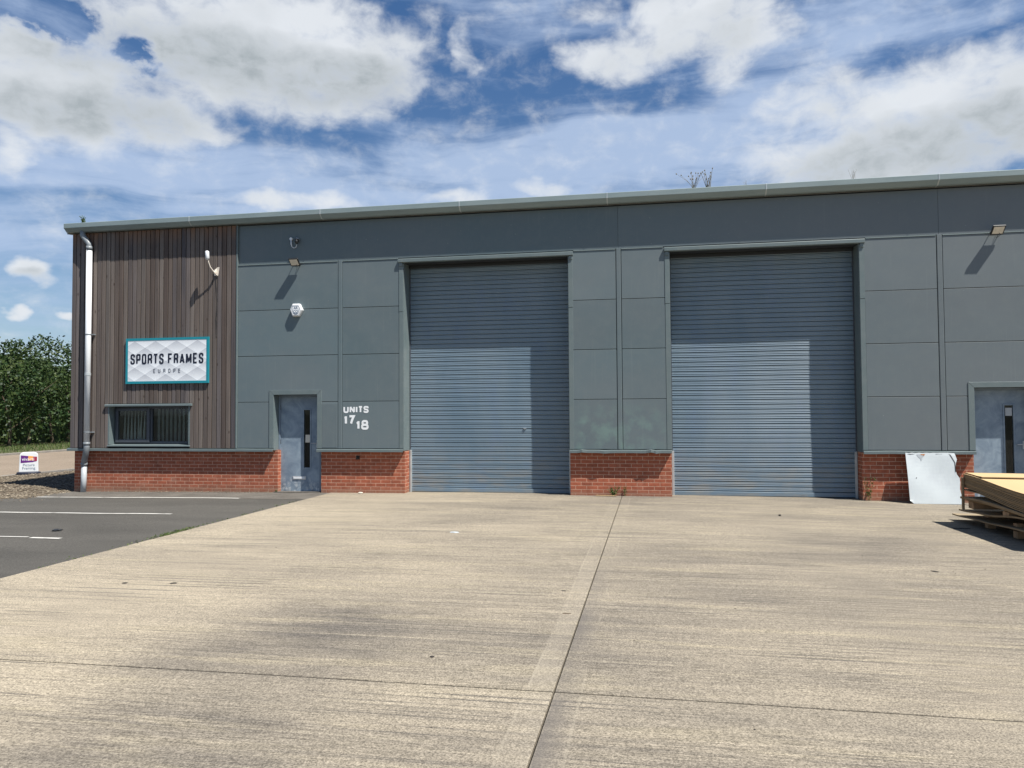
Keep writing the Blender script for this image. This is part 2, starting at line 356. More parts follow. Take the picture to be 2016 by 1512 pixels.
M['roof']=simple('roof_sheet',(.25,.28,.28),.5)
M['soil']=simple('seepage',(.06,.05,.04),.95)

# ------------------------------------------------------------------ ground
def grid(x0,x1,y0,y1,dz=0,step=1.0,zf=None):
    mb=MB(); nx=max(1,int(abs(x1-x0)/step)); ny=max(1,int(abs(y1-y0)/step)); 
    zf=zf or (lambda x,y: gz(x,y))
    for i in range(nx+1):
        for j in range(ny+1):
            x=x0+(x1-x0)*i/nx; y=y0+(y1-y0)*j/ny; mb.v.append((x,y,zf(x,y)+dz))
    for i in range(nx):
        for j in range(ny):
            a=i*(ny+1)+j; mb.f.append((a,a+ny+1,a+ny+2,a+1)); mb.m.append(0)
    return mb
struct(grid(-400,400,-400,400,-.16,20,lambda x,y:-.1).build('land',M['land'],fix=False))
# concrete yard: cast slabs with open joints over a dirty base
struct(grid(-6.84,30,-30,.6,-.03,1).build('yard_base',M['dirt'],fix=False))
yard=MB()
xs=[(-6.85,-.625),(-.613,5.60),(5.612,11.8),(11.812,18),(18.012,30)]
ys=[(-30,-22.6),(-22.588,-16.7),(-16.688,-10.781),(-10.759,.55)]
for (a,b) in xs:
    for (c,d) in ys:
        nx=max(2,int((b-a)/.8)); n0=len(yard.v)
        for i in range(nx+1):
            x=a+(b-a)*i/nx; yard.v+=[(x,c,gz(x)),(x,d,gz(x)),(x,c,gz(x)-.12),(x,d,gz(x)-.12)]
        for i in range(nx):
            k=n0+4*i
            for q in ((0,4,5,1),(2,6,4,0),(1,5,7,3)): yard.f.append(tuple(k+t for t in q)); yard.m.append(0)
        for k in (n0,n0+4*nx): yard.f.append((k,k+1,k+3,k+2)); yard.m.append(0)
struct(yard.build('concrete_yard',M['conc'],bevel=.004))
struct(grid(-45,-6.862,-60,-1.12,-.006,1).build('asphalt_car_park',M['asph'],fix=False))
struct(grid(-13.3,-6.862,-1.112,.5,-.004,.6).build('apron_strip',M['apron'],fix=False))
# markings
def paint_line(x0,x1,y,w,worn=None):
    mb=MB(); n=int((x1-x0)/.25); 
    for i in range(n+1):
        x=x0+(x1-x0)*i/n; o=.018*math.sin(x*1.7+y)+.01*math.sin(x*4.1)
        mb.v+=[(x,y+o-w/2,gz(x)),(x,y+o+w/2,gz(x))]
    for i in range(n): mb.f.append((2*i,2*i+2,2*i+3,2*i+1)); mb.m.append(0)
    return mb
for args in ((-13.1,-8.33,-1.06,.085),(-13.4,-8.24,-3.46,.085),(-8.72,-8.22,-5.98,.085),(-13.4,-8.8,-5.93,.05),(-13.4,-8.24,-8.4,.085)):
    struct(paint_line(*args).build('bay_marking',M['line'],fix=False))
# gravel bed with a gentle mound, road, verge
def gmz(x,y):
    b=-.11; t=max(0,min(1,(y+1.4)/1.2))*max(0,min(1,(-13.25-x)/.8)); return b+t*(.05+.03*math.sin(x*1.3)*math.sin(y*.9))
struct(grid(-17.85,-13.0,-1.9,16,0,.3,gmz).build('gravel_bed',M['gravel'],fix=False))
struct(grid(-45,-17.85,-2.2,40,-.02,2,lambda x,y:-.11).build('ground_strip',M['strip'],fix=False))
struct(grid(-27.6,-18.62,-1.0,60,0,2,lambda x,y:-.118).build('road',M['road'],fix=False))
mb=MB(); mb.box(-18.72,-18.6,-1,60,-.2,-.10); struct(mb.build('kerb',M['kerb'],bevel=.01))
mb=MB(); mb.box(-27.75,-27.6,-1,60,-.2,-.03); struct(mb.build('kerb',M['kerb'],bevel=.015))
struct(grid(-60,-27.75,-1,80,0,2,lambda x,y:-.04+.02*max(0,min(8,-27.75-x))).build('grass_verge',M['grass'],fix=False))
# loose stones over the gravel edge (nobody could count them)
def stones(name,n,fx,size,label):
    mb=MB(); rnd=random.Random(3)
    for i in range(n):
        x,y,z=fx(rnd); s=size*rnd.uniform(.5,1.4); k=len(mb.v)
        for d in ((1,0,0),(-1,0,0),(0,1,0),(0,-1,0),(0,0,.7),(0,0,-.4)):
            mb.v.append((x+d[0]*s*rnd.uniform(.7,1.3),y+d[1]*s*rnd.uniform(.7,1.3),z+d[2]*s*rnd.uniform(.6,1)))
        for t in ((0,2,4),(2,1,4),(1,3,4),(3,0,4),(2,0,5),(1,2,5),(3,1,5),(0,3,5)): mb.f.append(tuple(k+q for q in t)); mb.m.append(0)
    o=mb.build(name,M['stone']); struct(o,'stuff'); o['label']=label; o['category']='gravel'; return o
def f1(r):
    x=r.uniform(-17.8,-13.1); y=-1.35+ (r.random()**1.3)*7; return x,y,gmz(x,y)+.01
stones('gravel',5200,f1,.03,'loose pale and brown gravel spread left of the timber corner')
def f2(r):
    if r.random()<.35: x=r.uniform(-17,-12.4); y=r.uniform(-1.9,-.9)
    else: x=r.uniform(-12.6,-8.15); y=.08-abs(r.gauss(0,.05))
    return x,y,gz(x)+.004
stones('loose_grit',420,f2,.014,'scattered grit lying along the foot of the left brick wall')

# ------------------------------------------------------------------ building
B=empty('industrial_unit',(0,0,0),'long grey panelled industrial unit with timber corner, brick plinth and two roller shutters','building')
XL=-13.17; XR=17.0; ZT=5.86; FZ=.895
D1=(-8.143,-7.126); G1=(-5.182,-1.657); G2=(.372,3.93); D2=(5.882,6.9); DZ=2.08; GZ=4.865
G3=(12.0,15.5)
solid=[(XL,D1[0]),(D1[1],G1[0]),(G1[1],G2[0]),(G2[1],D2[0]),(D2[1],G3[0]),(G3[1],XR)]
WX=(-12.19,-10.14); WZ=(.97,1.85)
core=MB()
core.box(XL+.02,WX[0],.031,.5,.87,ZT); core.box(WX[1],D1[0],.031,.5,.87,ZT)
core.box(WX[0],WX[1],.031,.5,WZ[1],ZT); core.box(WX[0],WX[1],.031,.5,.87,WZ[0])
for a,b in solid[1:]: core.box(a,b,.031,.5,.87,ZT)
for (a,b),z in ((D1,DZ),(G1,GZ),(G2,GZ),(D2,DZ),(G3,GZ)): core.box(a,b,.031,.5,z,ZT)
core.build('inner_wall',M['dark'],B)
# brick plinth
for a,b in solid:
    MB().box(a+(.03 if a==XL else (.055 if a in(D1[1],D2[1]) else 0))-(.0),b-(0 if b not in (D1[0],) else -.06),.09,.5,-.3,.868).build('brick_plinth',M['brick'],B)
# flashing on top of the plinth
def flashing(a,b,dents=()):
    mb=MB(); n=max(2,int((b-a)/.05)); prof=[(.10,.915),(-.038,.897),(-.044,.893),(-.044,.842),(-.036,.838),(-.036,.87),(.10,.88)]
    rows=[]
    for i in range(n+1):
        x=a+(b-a)*i/n; d=0
        for (dx,amp,wd) in dents: d+=amp*math.exp(-((x-dx)/wd)**2)
        k=len(mb.v); rows.append(k)
        for (y,z) in prof:
            w=1 if y<0 else 0
            mb.v.append((x,y-w*abs(d)*1.2,z+w*d+.0015*math.sin(x*9)*w))
    K=len(prof)
    for r0,r1 in zip(rows,rows[1:]):
        for i in range(K): j=(i+1)%K; mb.f.append((r0+i,r0+j,r1+j,r1+i)); mb.m.append(0)
    mb.f.append(tuple(rows[0]+i for i in range(K))); mb.m.append(0); mb.f.append(tuple(rows[-1]+i for i in reversed(range(K)))); mb.m.append(0)
    return mb
for k,(a,b) in enumerate(solid):
    dents=[(-1.4,.012,.05),(-.95,-.008,.08),(-.02,.018,.07),(.06,-.015,.05)] if k==2 else ([( -6.0,.003,.2)] if k==1 else [(a+.6,.004,.2)])
    flashing(a-(.07 if k==0 else 0)-.0,b-.0,dents).build('flashing',M['trim'],B)
# cladding panels
seams=[-12.6,-6.602,-.638,5.352,11.35]
rows=[(.917,1.915),(1.927,2.925),(2.937,3.936),(3.948,4.946)]
def panel(x0,x1,z0,z1,cut=None):
    mb=MB()
    if cut:
        cx0,cx1,cz=cut
        if cz>=z1-.001:
            if cx1<x1-.02: MB().box(cx1,x1,0,.03,z0,z1).build('cladding_panel',M['panel'],B,bevel=.003)
            mb.box(x0,cx0,0,.03,z0,z1)
        elif cz>z0:
            mb.prism([(x0,z0),(cx0,z0),(cx0,cz),(cx1,cz),(cx1,z0),(x1,z0),(x1,z1),(x0,z1)],0,.03,axis='y')
        else: mb.box(x0,x1,0,.03,z0,z1)
    else: mb.box(x0,x1,0,.03,z0,z1)
    return mb.build('cladding_panel',M['panel'],B,bevel=.003)
def column(x0,x1,cut=None):
    for z0,z1 in rows: panel(x0,x1,z0,z1,cut)
column(-9.0,-6.655,(D1[0]-.0,D1[1]+.0,DZ)); column(-6.55,-5.275)
column(-1.572,-.697); column(-.58,.283); column(4.022,5.295)
column(5.408,11.295,(D2[0],D2[1],DZ)); column(11.405,11.9); column(15.6,16.9)
# eaves band (three long panels)
bx=[-9.0,-.642,5.35,11.35,XR-.1]
for a,b in zip(bx,bx[1:]):
    MB().box(a+.0015,b-.0015,.015,.0305,4.974,5.84).build('eaves_panel',M['panel'],B,bevel=.003)
# cover strips over vertical seams
for x in seams[1:]:
    mb=MB(); w=.046
    mb.prism([(x-w,.0295),(x-w,-.004),(x-w+.010,-.007),(x+w-.010,-.007),(x+w,-.004),(x+w,.0295)],.915,4.975,axis='z')
    mb.build('cover_strip',M['panel'],B,bevel=.002)
# thin drip line under band
for a,b in ((-9.0,-6.66),(-6.545,-5.30),(-1.55,-.695),(-.58,.25),(4.05,5.295),(5.41,11.29)):
    MB().prism([(.014,4.949),(-.010,4.950),(-.010,4.962),(.014,4.972)],a,b).build('drip_trim',M['trim'],B)
# opening trims
def jamb(x0,x1,z0,z1,y=-.006): return MB().box(x0,x1,y,.0305,z0,z1)
for (a,b) in (G1,G2,G3):
    jamb(a-.09,a,.915,3.82).build('jamb_trim',M['trim'],B,bevel=.002); jamb(a-.092,a,3.824,4.845,-.009).build('jamb_trim',M['trim'],B,bevel=.002)
    jamb(b,b+.09,.915,3.80).build('jamb_trim',M['trim'],B,bevel=.002); jamb(b,b+.092,3.804,4.845,-.009).build('jamb_trim',M['trim'],B,bevel=.002)
    mb=MB(); mb.prism([(.029,4.953),(-.045,4.945),(-.052,4.935),(-.052,4.872),(-.045,4.866),(.029,4.862)],a-.10,b+.10)
    mb.build('lintel_trim',M['trim'],B,bevel=.002)
    for x in (a-.05,b+.05): MB().box(x-.035,x+.035,-.03,0,4.79,4.8615).build('lintel_bracket',M['trim'],B,bevel=.003)
for (a,b) in (D1,D2):
    MB().prism([(a-.10,.915),(a,.915),(a,DZ),(a-.10,DZ+.10)],-.012,.0305,axis='y').build('door_trim',M['trim'],B,bevel=.002)
    MB().prism([(b+.10,.915),(b,.915),(b,DZ),(b+.10,DZ+.10)],-.012,.0305,axis='y').build('door_trim',M['trim'],B,bevel=.002)
    MB().prism([(a+.001,DZ),(b-.001,DZ),(b+.099,DZ+.10),(a-.099,DZ+.10)],-.0135,.0305,axis='y').build('door_trim',M['trim'],B,bevel=.002)
MB().box(-7.018,-6.672,-.004,0,.93,1.875).build('access_hatch',M['panel'],B,bevel=.002)
# reveals of the openings, lined in folded metal
for (a,b),z,d in ((D1,DZ,.3),(G1,GZ,.5),(G2,GZ,.5),(D2,DZ,.3)):
    MB().box(a+.0005,a+.007,.0,d,.868,z-.001).build('reveal_lining',M['trim'],B)
    MB().box(b-.007,b-.0005,.0,d,.868,z-.001).build('reveal_lining',M['trim'],B)
# roller shutters
def shutter(a,b):
    y0=.43; sh=MB(); pitch=.0965; z=gz((a+b)/2)+.09; prof=[]
    sub=[(0,.024),(.005,.024),(.007,.003),(.013,-.004),(.021,-.009),(.030,-.009),(.038,-.004),(.045,-.004),(.052,-.009),(.062,-.010),(.070,-.005),(.077,-.006),(.084,-.009),(.090,-.004),(.0915,.024)]
    k=0
    while z<4.95:
        j=.0008*math.sin(k*2.3)
        for dz,dy in sub: prof.append((y0+dy+j,z+dz))
        z+=pitch; k+=1
    n=len(prof); nx=10
    for i in range(nx+1):
        x=a+.02+(b-a-.04)*i/nx
        for (y,zz) in prof:
            bow=.006*math.sin(zz*2.1+x*1.3)*math.sin(math.pi*i/nx)
            sh.v.append((x,y+bow,zz+.002*math.sin(x*2+zz)))
    for i in range(nx):
        for q in range(n-1): c=i*n+q; sh.f.append((c,c+n,c+n+1,c+1)); sh.m.append(0)
    s=sh.build('roller_shutter',M['shutter'],B,fix=False)
    zb=gz((a+b)/2)
    MB().box(a+.02,b-.02,.405,.45,zb+.005,zb+.088).build('bottom_rail',M['shutter'],s,bevel=.006)
    for (x0,x1) in ((a+.008,a+.055),(b-.055,b-.008)): MB().box(x0,x1,.385,.425,zb-.02,.866).build('guide_rail',M['guide'],s,bevel=.003)
    for (x0,x1) in ((a+.008,a+.03),(b-.03,b-.008)): MB().box(x0,x1,.40,.425,.867,GZ-.01).build('guide_rail',M['frame'],s,bevel=.003)
    return s
s1=shutter(*G1); s2=shutter(*G2)
mb=MB(); mb.box(-2.68,-2.615,.400,.418,1.32,1.336); mb.box(-2.655,-2.64,.395,.416,1.30,1.3195); mb.build('lock',M['steel'],s1,bevel=.004)
# upper part of shutter box, dark soffit
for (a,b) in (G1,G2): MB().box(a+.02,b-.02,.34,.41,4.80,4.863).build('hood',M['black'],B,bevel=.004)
MB().box(*G3,.44,.5,-.2,GZ).build('closed_door',M['shutter'],B)
# personnel doors
def pdoor(a,b,paper=True):
    y=.235; zb=gz((a+b)/2); 
    fr=MB(); fr.box(a+.008,a+.05,y-.02,y+.06,zb,DZ-.002); fr.box(b-.05,b-.008,y-.02,y+.06,zb,DZ-.002); fr.box(a+.051,b-.051,y-.02,y+.06,DZ-.045,DZ-.002)
    f=fr.build('door_frame',M['dframe'],B,bevel=.003)
    L0=a+.055;L1=b-.055; gx0=a+.60;gx1=a+.745;z0=.48;z1=1.745
    d=MB(); d.box(L0,gx0-.0,y,y+.045,zb+.012,DZ-.05); d.box(gx1,L1,y,y+.045,zb+.012,DZ-.05); d.box(gx0+.0005,gx1-.0005,y,y+.045,zb+.012,z0); d.box(gx0+.0005,gx1-.0005,y,y+.045,z1,DZ-.05)
    door=d.build('door',M['door'],B,bevel=.0)
    v=MB(); t=.03
    v.box(gx0-t,gx0,y-.012,y-.0005,z0-t,z1+t); v.box(gx1,gx1+t,y-.012,y-.0005,z0-t,z1+t); v.box(gx0+.0005,gx1-.0005,y-.012,y-.0005,z0-t,z0); v.box(gx0+.0005,gx1-.0005,y-.012,y-.0005,z1,z1+t)
    v.build('glazing_bead',M['door'],door,bevel=.003)
    MB().box(gx0,gx1,y+.015,y+.021,z0,z1).build('vision_panel',M['glass'],door)
    lp=MB(); lx=a+.34; lp.box(lx,lx+.31,y-.010,y-.0005,.215,.29); lp.build('letter_plate',M['steel'],door,bevel=.004)
    lq=MB(); lq.box(lx+.02,lx+.29,y-.016,y-.0105,.232,.273); lq.build('letter_flap',M['white'],door,bevel=.004)
    h=MB(); hx=b-.10; h.box(hx-.022,hx+.022,y-.008,y-.0005,.93,1.08); h.tube([(hx,y-.008,1.02),(hx,y-.05,1.02)],.009,10); h.tube([(hx,y-.05,1.02),(hx-.03,y-.055,1.02),(hx-.13,y-.052,1.018)],.009,10)
    h.build('handle',M['steel'],door,bevel=.0)
    for z in (.25,1.05,1.8): MB().tube([(a+.052,y-.008,z-.05),(a+.052,y-.008,z+.05)],.008,8).build('hinge',M['black'],door)
    MB().box(a-.02,b+.02,.05,.32,zb-.1,zb+.012).build('threshold',M['apron'],B)
    if paper: MB().box(gx0+.03,gx1-.01,y+.011,y+.0135,1.03,1.20).build('paper_notice',M['lens'],door)
    else: MB().box(gx0+.02,gx1-.012,y+.011,y+.0135,1.55,1.70).build('paper_notice',M['plgt'],door)
    MB().box(a-.3,b+.3,1.6,1.65,-.1,2.4).build('lobby_wall',M['room'],B)
pdoor(*D1); pdoor(*D2,False)
# interior box so that no daylight leaks in
mb=MB(); mb.box(XL+.05,XR-.05,2.6,2.7,-.1,5.8); mb.build('partition',M['room'],B)
# window: recess, frame, sashes, blinds
W=empty('window',(0,0,0),'','x'); 
for k in ('label','category'): del W[k]
W.parent=B
x0,x1=WX; 
for q0,q1 in ((x0+.0005,x0+.03),(x1-.03,x1-.0005)): MB().box(q0,q1,-.036,.3,WZ[0]+.02,WZ[1]).build('reveal_lining',M['trim'],W)
MB().prism([(.03,1.912),(-.075,1.898),(-.08,1.89),(-.08,1.852),(.03,1.852)],x0-.06,x1+.06).build('head_flashing',M['trim'],W,bevel=.002)
MB().prism([(.30,1.0),(-.045,.978),(-.050,.970),(-.050,.945),(.30,.93)],x0-.01,x1+.01).build('sill',M['trim'],W,bevel=.002)
fy=.16
fr=MB(); fr.box(x0+.03,x0+.085,fy,fy+.07,1.0,WZ[1]); fr.box(x1-.085,x1-.03,fy,fy+.07,1.0,WZ[1]); fr.box(x0+.085,x1-.085,fy,fy+.07,1.79,WZ[1]); fr.box(x0+.085,x1-.085,fy,fy+.07,1.0,1.055); mx=(-11.25); fr.box(mx-.03,mx+.04,fy+.001,fy+.069,1.056,1.789)
fr.build('frame',M['frame'],W,bevel=.004)
sa=MB(); sx0=x0+.07; sx1=mx-.005; sa.box(sx0,sx0+.07,fy-.04,fy-.001,1.03,1.81); sa.box(sx1-.07,sx1,fy-.04,fy-.001,1.03,1.81); sa.box(sx0+.071,sx1-.071,fy-.039,fy-.002,1.03,1.10); sa.box(sx0+.071,sx1-.071,fy-.039,fy-.002,1.75,1.81)
sa.build('sash',M['frame'],W,bevel=.005)
MB().box(sx0+.07,sx1-.07,fy-.02,fy-.014,1.10,1.75).build('pane',M['glass'],W)
MB().box(mx+.04,x1-.085,fy+.03,fy+.036,1.055,1.79).build('pane',M['glass'],W)
MB().box(x1-.12,x1-.045,fy-.06,fy-.001,1.0,1.16).build('keypad',M['frame'],W,bevel=.006)
bl=MB(); rnd=random.Random(5)
for i in range(9):       # hanging open slats on the right
    xx=mx+.09+i*.105; tw=.022; bl.quad([(xx-tw*.5,.31,1.79),(xx+tw*.5,.36,1.79),(xx+tw*.55,.36,1.0),(xx-tw*.55,.31,1.0)])
for i in range(9):       # twisted and leaning slats on the left
    xt=sx0+.11+i*.085; xb=sx0+.08+i*.092+.0-(.05 if i>4 else 0); wt=.004; wb=.023
    bl.quad([(xt-wt,.31,1.76),(xt+wt,.33,1.76),(xb+wb,.34,1.0),(xb-wb,.31,1.0)])
bl.build('blind',M['blind'],W,fix=False)
mb=MB(); mb.box(x0-.1,x1+.1,1.2,1.25,.5,2.2); mb.box(x0-.1,x1+.1,.52,1.2,.55,.6); mb.build('room_wall',M['dark'],W)
# timber cladding
tb=MB(); rnd=random.Random(11); x=-13.165; i=0
while x<-9.06:  # boards
    w=.091+.006*rnd.random(); gap=.016+.004*rnd.random(); x2=min(x+w,-9.035); yy=-.036+.007*rnd.random()
    segs=[(.912,5.85)]
    if x2>WX[0]-.0 and x<WX[1]+.0:
        a=max(x,WX[0]); b=min(x2,WX[1])
        if x<WX[0]-.005: tb.box(x,WX[0]-.002,yy,.03,.912,1.913)
        if x2>WX[1]+.005: tb.box(WX[1]+.002,x2,yy,.03,.912,1.913)
        segs=[(1.915,5.85)]
    for z0,z1 in segs: tb.box(x,x2,yy,.03,z0,z1)
    x=x2+gap; i+=1
tb.build('timber_cladding',M['timber'],B,bevel=.0025)
MB().box(-9.03,-9.004,-.038,.03,.912,5.85).build('edge_trim',M['trim'],B)
# gable side boards, brick and corner
gb=MB(); y=.034
while y<15: gb.box(XL-.025,XL+.018,y,min(y+.104,15),.912,5.85); y+=.112
gb.build('timber_cladding',M['timber'],B,bevel=.0025)
MB().box(XL+.035,XL+.3,.51,15,-.3,.868).build('brick_plinth',M['brick'],B)
MB().box(XL-.06,XL+.05,.12,15,.86,.90).build('flashing',M['trim'],B)
mb=MB(); mb.box(XR-.05,XR,.51,15,-.3,ZT); mb.box(XL+.05,XR,14.9,15,-.3,ZT); mb.build('rear_wall',M['panel'],B)
# roof: low double pitch with verges
mb=MB(); t=.12; zr=ZT+.12; zk=zr+7.6*math.tan(R(7))
mb.prism([(-.02,zr),(7.55,zk),(15.2,zr),(15.2,zr-t),(7.55,zk-t),(-.02,zr-t)],XL-.16,XR+.1); mb.build('roof',M['roof'],B,bevel=.004)
for xx in (XL-.02,XR-.06): MB().prism([(.04,ZT-.01),(15,ZT-.01),(7.55,zk-t-.004)],xx,xx+.05).build('gable_wall',M['timber'],B)
# eaves gutter with joints
gy=-.232; GX0=-13.24
mb=MB(); mb.prism([(-.04,6.055),(gy+.012,6.058),(gy,6.052),(gy,5.95),(-.14,5.868),(-.04,5.868)],GX0,XR+.05)
gut=mb.build('gutter',M['gutter'],B,bevel=.003)
for xx in (-10.07,-6.97,-3.89,-.84,2.22,5.3,8.4):
    mb=MB(); o=.004; mb.prism([(-.038,6.06),(gy+.012-o,6.063),(gy-o,6.054),(gy-o,5.948),(-.142,5.864),(-.042,5.864)],xx-.011,xx+.011); mb.build('gutter_joint',M['guide'],gut)
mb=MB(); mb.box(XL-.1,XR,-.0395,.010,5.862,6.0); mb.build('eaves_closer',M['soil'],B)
for i in range(28):
    xx=-13.0+i*1.02; MB().box(xx-.012,xx+.012,-.14,-.11,6.056,6.072).build('gutter_bolt',M['pgrey'],gut)
# small outlet in the brickwork
mb=MB(); mb.tube([(-6.23,.10,.715),(-6.23,.03,.71),(-6.225,.0,.69)],.022,10); mb.box(-6.27,-6.19,.08,.089,.675,.755); mb.build('overflow_pipe',M['dkbrown'],B)
# downpipe
dp=MB(); X=-12.635
dp.tube([(-12.66,-.12,1.0),(-12.655,-.12,5.50)],.062,20)
pipe=dp.build('downpipe',M['white'],B,smooth=True)
mb=MB(); mb.tube([(-12.84,-.11,5.92),(-12.835,-.115,5.80),(-12.80,-.12,5.74),(-12.70,-.12,5.63),(-12.66,-.12,5.57),(-12.655,-.12,5.47)],.060,16); mb.tube([(-12.655,-.12,5.44),(-12.655,-.12,5.53)],.07,16); mb.build('swan_neck',M['pgrey'],pipe,smooth=True)
mb=MB(); mb.tube([(-12.66,-.12,1.02),(-12.66,-.12,.93),(-12.67,-.115,.86),(-12.74,-.06,.72),(-12.80,-.02,.62),(-12.815,.0,.53)],.064,16); mb.tube([(-12.66,-.12,.98),(-12.66,-.12,1.04)],.072,16); mb.tube([(-12.815,.0,.50),(-12.817,.0,.57)],.072,16); mb.build('pipe_bend',M['pgrey'],pipe,smooth=True)
MB().tube([(-12.815,.0,.51),(-12.83,.0,-.16)],.060,18).build('lower_pipe',M['plgt'],pipe,smooth=True)
for z in (3.50,1.27): 
    mb=MB(); mb.tube([(-12.657,-.12,z-.012),(-12.657,-.12,z+.012)],.067,16); mb.box(-12.60,-12.53,-.10,-.0,z-.012,z+.012); mb.build('pipe_clip',M['pgrey'],pipe)
MB().tube([(-12.657,-.12,2.56),(-12.657,-.12,2.62)],.068,16).build('pipe_collar',M['plgt'],pipe)

# ------------------------------------------------------------------ lettering
def rounded(pts,r,closed=False):
    out=[]; n=len(pts)
    for i in range(n):
        p=Vector(pts[i])
        if not closed and i in (0,n-1): out.append(p); continue
        a=Vector(pts[i-1]); b=Vector(pts[(i+1)%n]); da=a-p; db=b-p
        rr=min(r,da.length*.5,db.length*.5)
        if rr<1e-5 or abs(da.normalized().dot(db.normalized()))>.999: out.append(p); continue
        p0=p+da.normalized()*rr; p1=p+db.normalized()*rr
        for k in range(7): t=k/6; out.append(p0*(1-t)**2+p*2*t*(1-t)+p1*t*t)
    if closed: out.append(out[0].copy())
    return out
def ribbon(mb,pts,w,y,T):
    """T maps (u,v) to (x,z)"""
    n=len(pts); closed=(pts[0]-pts[-1]).length<1e-6; L=[];Rr=[]
    for i in range(n):
        if closed: a=pts[i-1 if i>0 else n-2]; b=pts[i+1 if i<n-1 else 1]
        else: a=pts[max(0,i-1)]; b=pts[min(n-1,i+1)]
        d1=(pts[i]-a); d2=(b-pts[i])
        if d1.length<1e-7: d1=d2
        if d2.length<1e-7: d2=d1
        d1=d1.normalized(); d2=d2.normalized(); t=(d1+d2); t=t.normalized() if t.length>1e-6 else d1
        nn=Vector((-t.y,t.x)); k=max(.35,nn.dot(Vector((-d1.y,d1.x)))); o=nn*(w/2/k)
        L.append(pts[i]+o); Rr.append(pts[i]-o)
    k=len(mb.v)
    for a,b in zip(L,Rr):
        xa,za=T(a); xb,zb=T(b); mb.v+=[(xa,y,za),(xb,y,zb)]
    for i in range(n-1): mb.f.append((k+2*i,k+2*i+1,k+2*i+3,k+2*i+2)); mb.m.append(0)
GL={
'S':[([(1,.72),(1,1),(0,1),(0,.56),(1,.44),(1,0),(0,0),(0,.28)],.3,0)],
'P':[([(0,0),(0,1)],0,0),([(0,1),(1,1),(1,.44),(0,.44)],.2,0)],
'O':[([(0,0),(0,1),(1,1),(1,0)],.3,1)],
'R':[([(0,0),(0,1)],0,0),([(0,1),(1,1),(1,.5),(0,.5)],.22,0),([(.5,.48),(.96,.36),(1.0,0)],.08,0)],
'T':[([(-.1,1),(1.1,1)],0,0),([(.5,0),(.5,1)],0,0)],
'F':[([(0,0),(0,1),(1.05,1)],0,0),([(0,.5),(.85,.5)],0,0)],
'A':[([(0,0),(.5,1)],0,0),([(.5,1),(1,0)],0,0),([(.18,.25),(.82,.25)],0,0)],
'M':[([(0,0),(0,1)],0,0),([(0,1),(.5,.15)],0,0),([(.5,.15),(1,1)],0,0),([(1,1),(1,0)],0,0)],
'E':[([(1,1),(0,1),(0,0),(1,0)],0,0),([(0,.5),(.85,.5)],0,0)],
'U':[([(0,1),(0,0),(1,0),(1,1)],.35,0)],
'N':[([(0,0),(0,1)],0,0),([(0,1),(1,0)],0,0),([(1,0),(1,1)],0,0)],
'I':[([(.5,0),(.5,1)],0,0)],
'1':[([(.72,0),(.72,1)],0,0),([(.72,.84),(.5,.76),(.18,.74)],.1,0)],
'7':[([(0,1),(1,1),(.62,.5),(.38,0)],0,0)],
'8':[([(0,0),(0,.5),(1,.5),(1,0)],.3,1),([(.08,.52),(.08,1),(.92,1),(.92,.52)],.28,1)],
}
def word(mb,s,x0,x1,z0,z1,stroke,y,tracking=.3,widths={}):
    """fit the word s between x0..x1, z0..z1"""
    us=[widths.get(c,1.0) for c in s]; tot=sum(us)+tracking*(len(s)-1); unit=(x1-x0)/tot; x=x0; k=0
    for c,u in zip(s,us):
        w=u*unit; h=z1-z0
        if c!=' ':
            sx=max(w-stroke,1e-4); sy=h-stroke
            for (pts,r,cl) in GL[c]:
                P=[Vector((a*sx,b*sy)) for a,b in pts]; q=rounded(P,r*max(sx,.1*h),bool(cl))
                if c=='S' and r: q=rounded(P,r*min(1.5*sx,sy),bool(cl))
                elif r: q=rounded(P,r*min(1.2*sx,sy),bool(cl))
                ox=x+stroke/2; oz=z0+stroke/2
                ribbon(mb,q,stroke,y-.0004*k,lambda p:(p.x+ox,p.y+oz)); k=(k+1)%5
        x+=w+tracking*unit
def text_obj(name,s,x,z,y,size,mat,parent,bold=0,sx=1,align='LEFT'):
    cu=bpy.data.curves.new(name,'FONT'); cu.body=s; cu.size=size; cu.offset=bold; cu.align_x=align
    ob=bpy.data.objects.new(name,cu); C.objects.link(ob); ob.rotation_euler=(R(90),0,0); ob.scale=(sx,1,1)
    bpy.context.view_layer.update()
    dg=bpy.context.evaluated_depsgraph_get(); me=bpy.data.meshes.new_from_object(ob.evaluated_get(dg)); 
    me.transform(Matrix.Translation((x,y,z))@Matrix.Rotation(R(90),4,'X')@Matrix.Diagonal((sx,1,1,1)))
    bpy.data.objects.remove(ob); bpy.data.curves.remove(cu)
    me.name=name; me.materials.clear(); me.materials.append(mat); o=bpy.data.objects.new(name,me); C.objects.link(o); o.parent=parent; return o

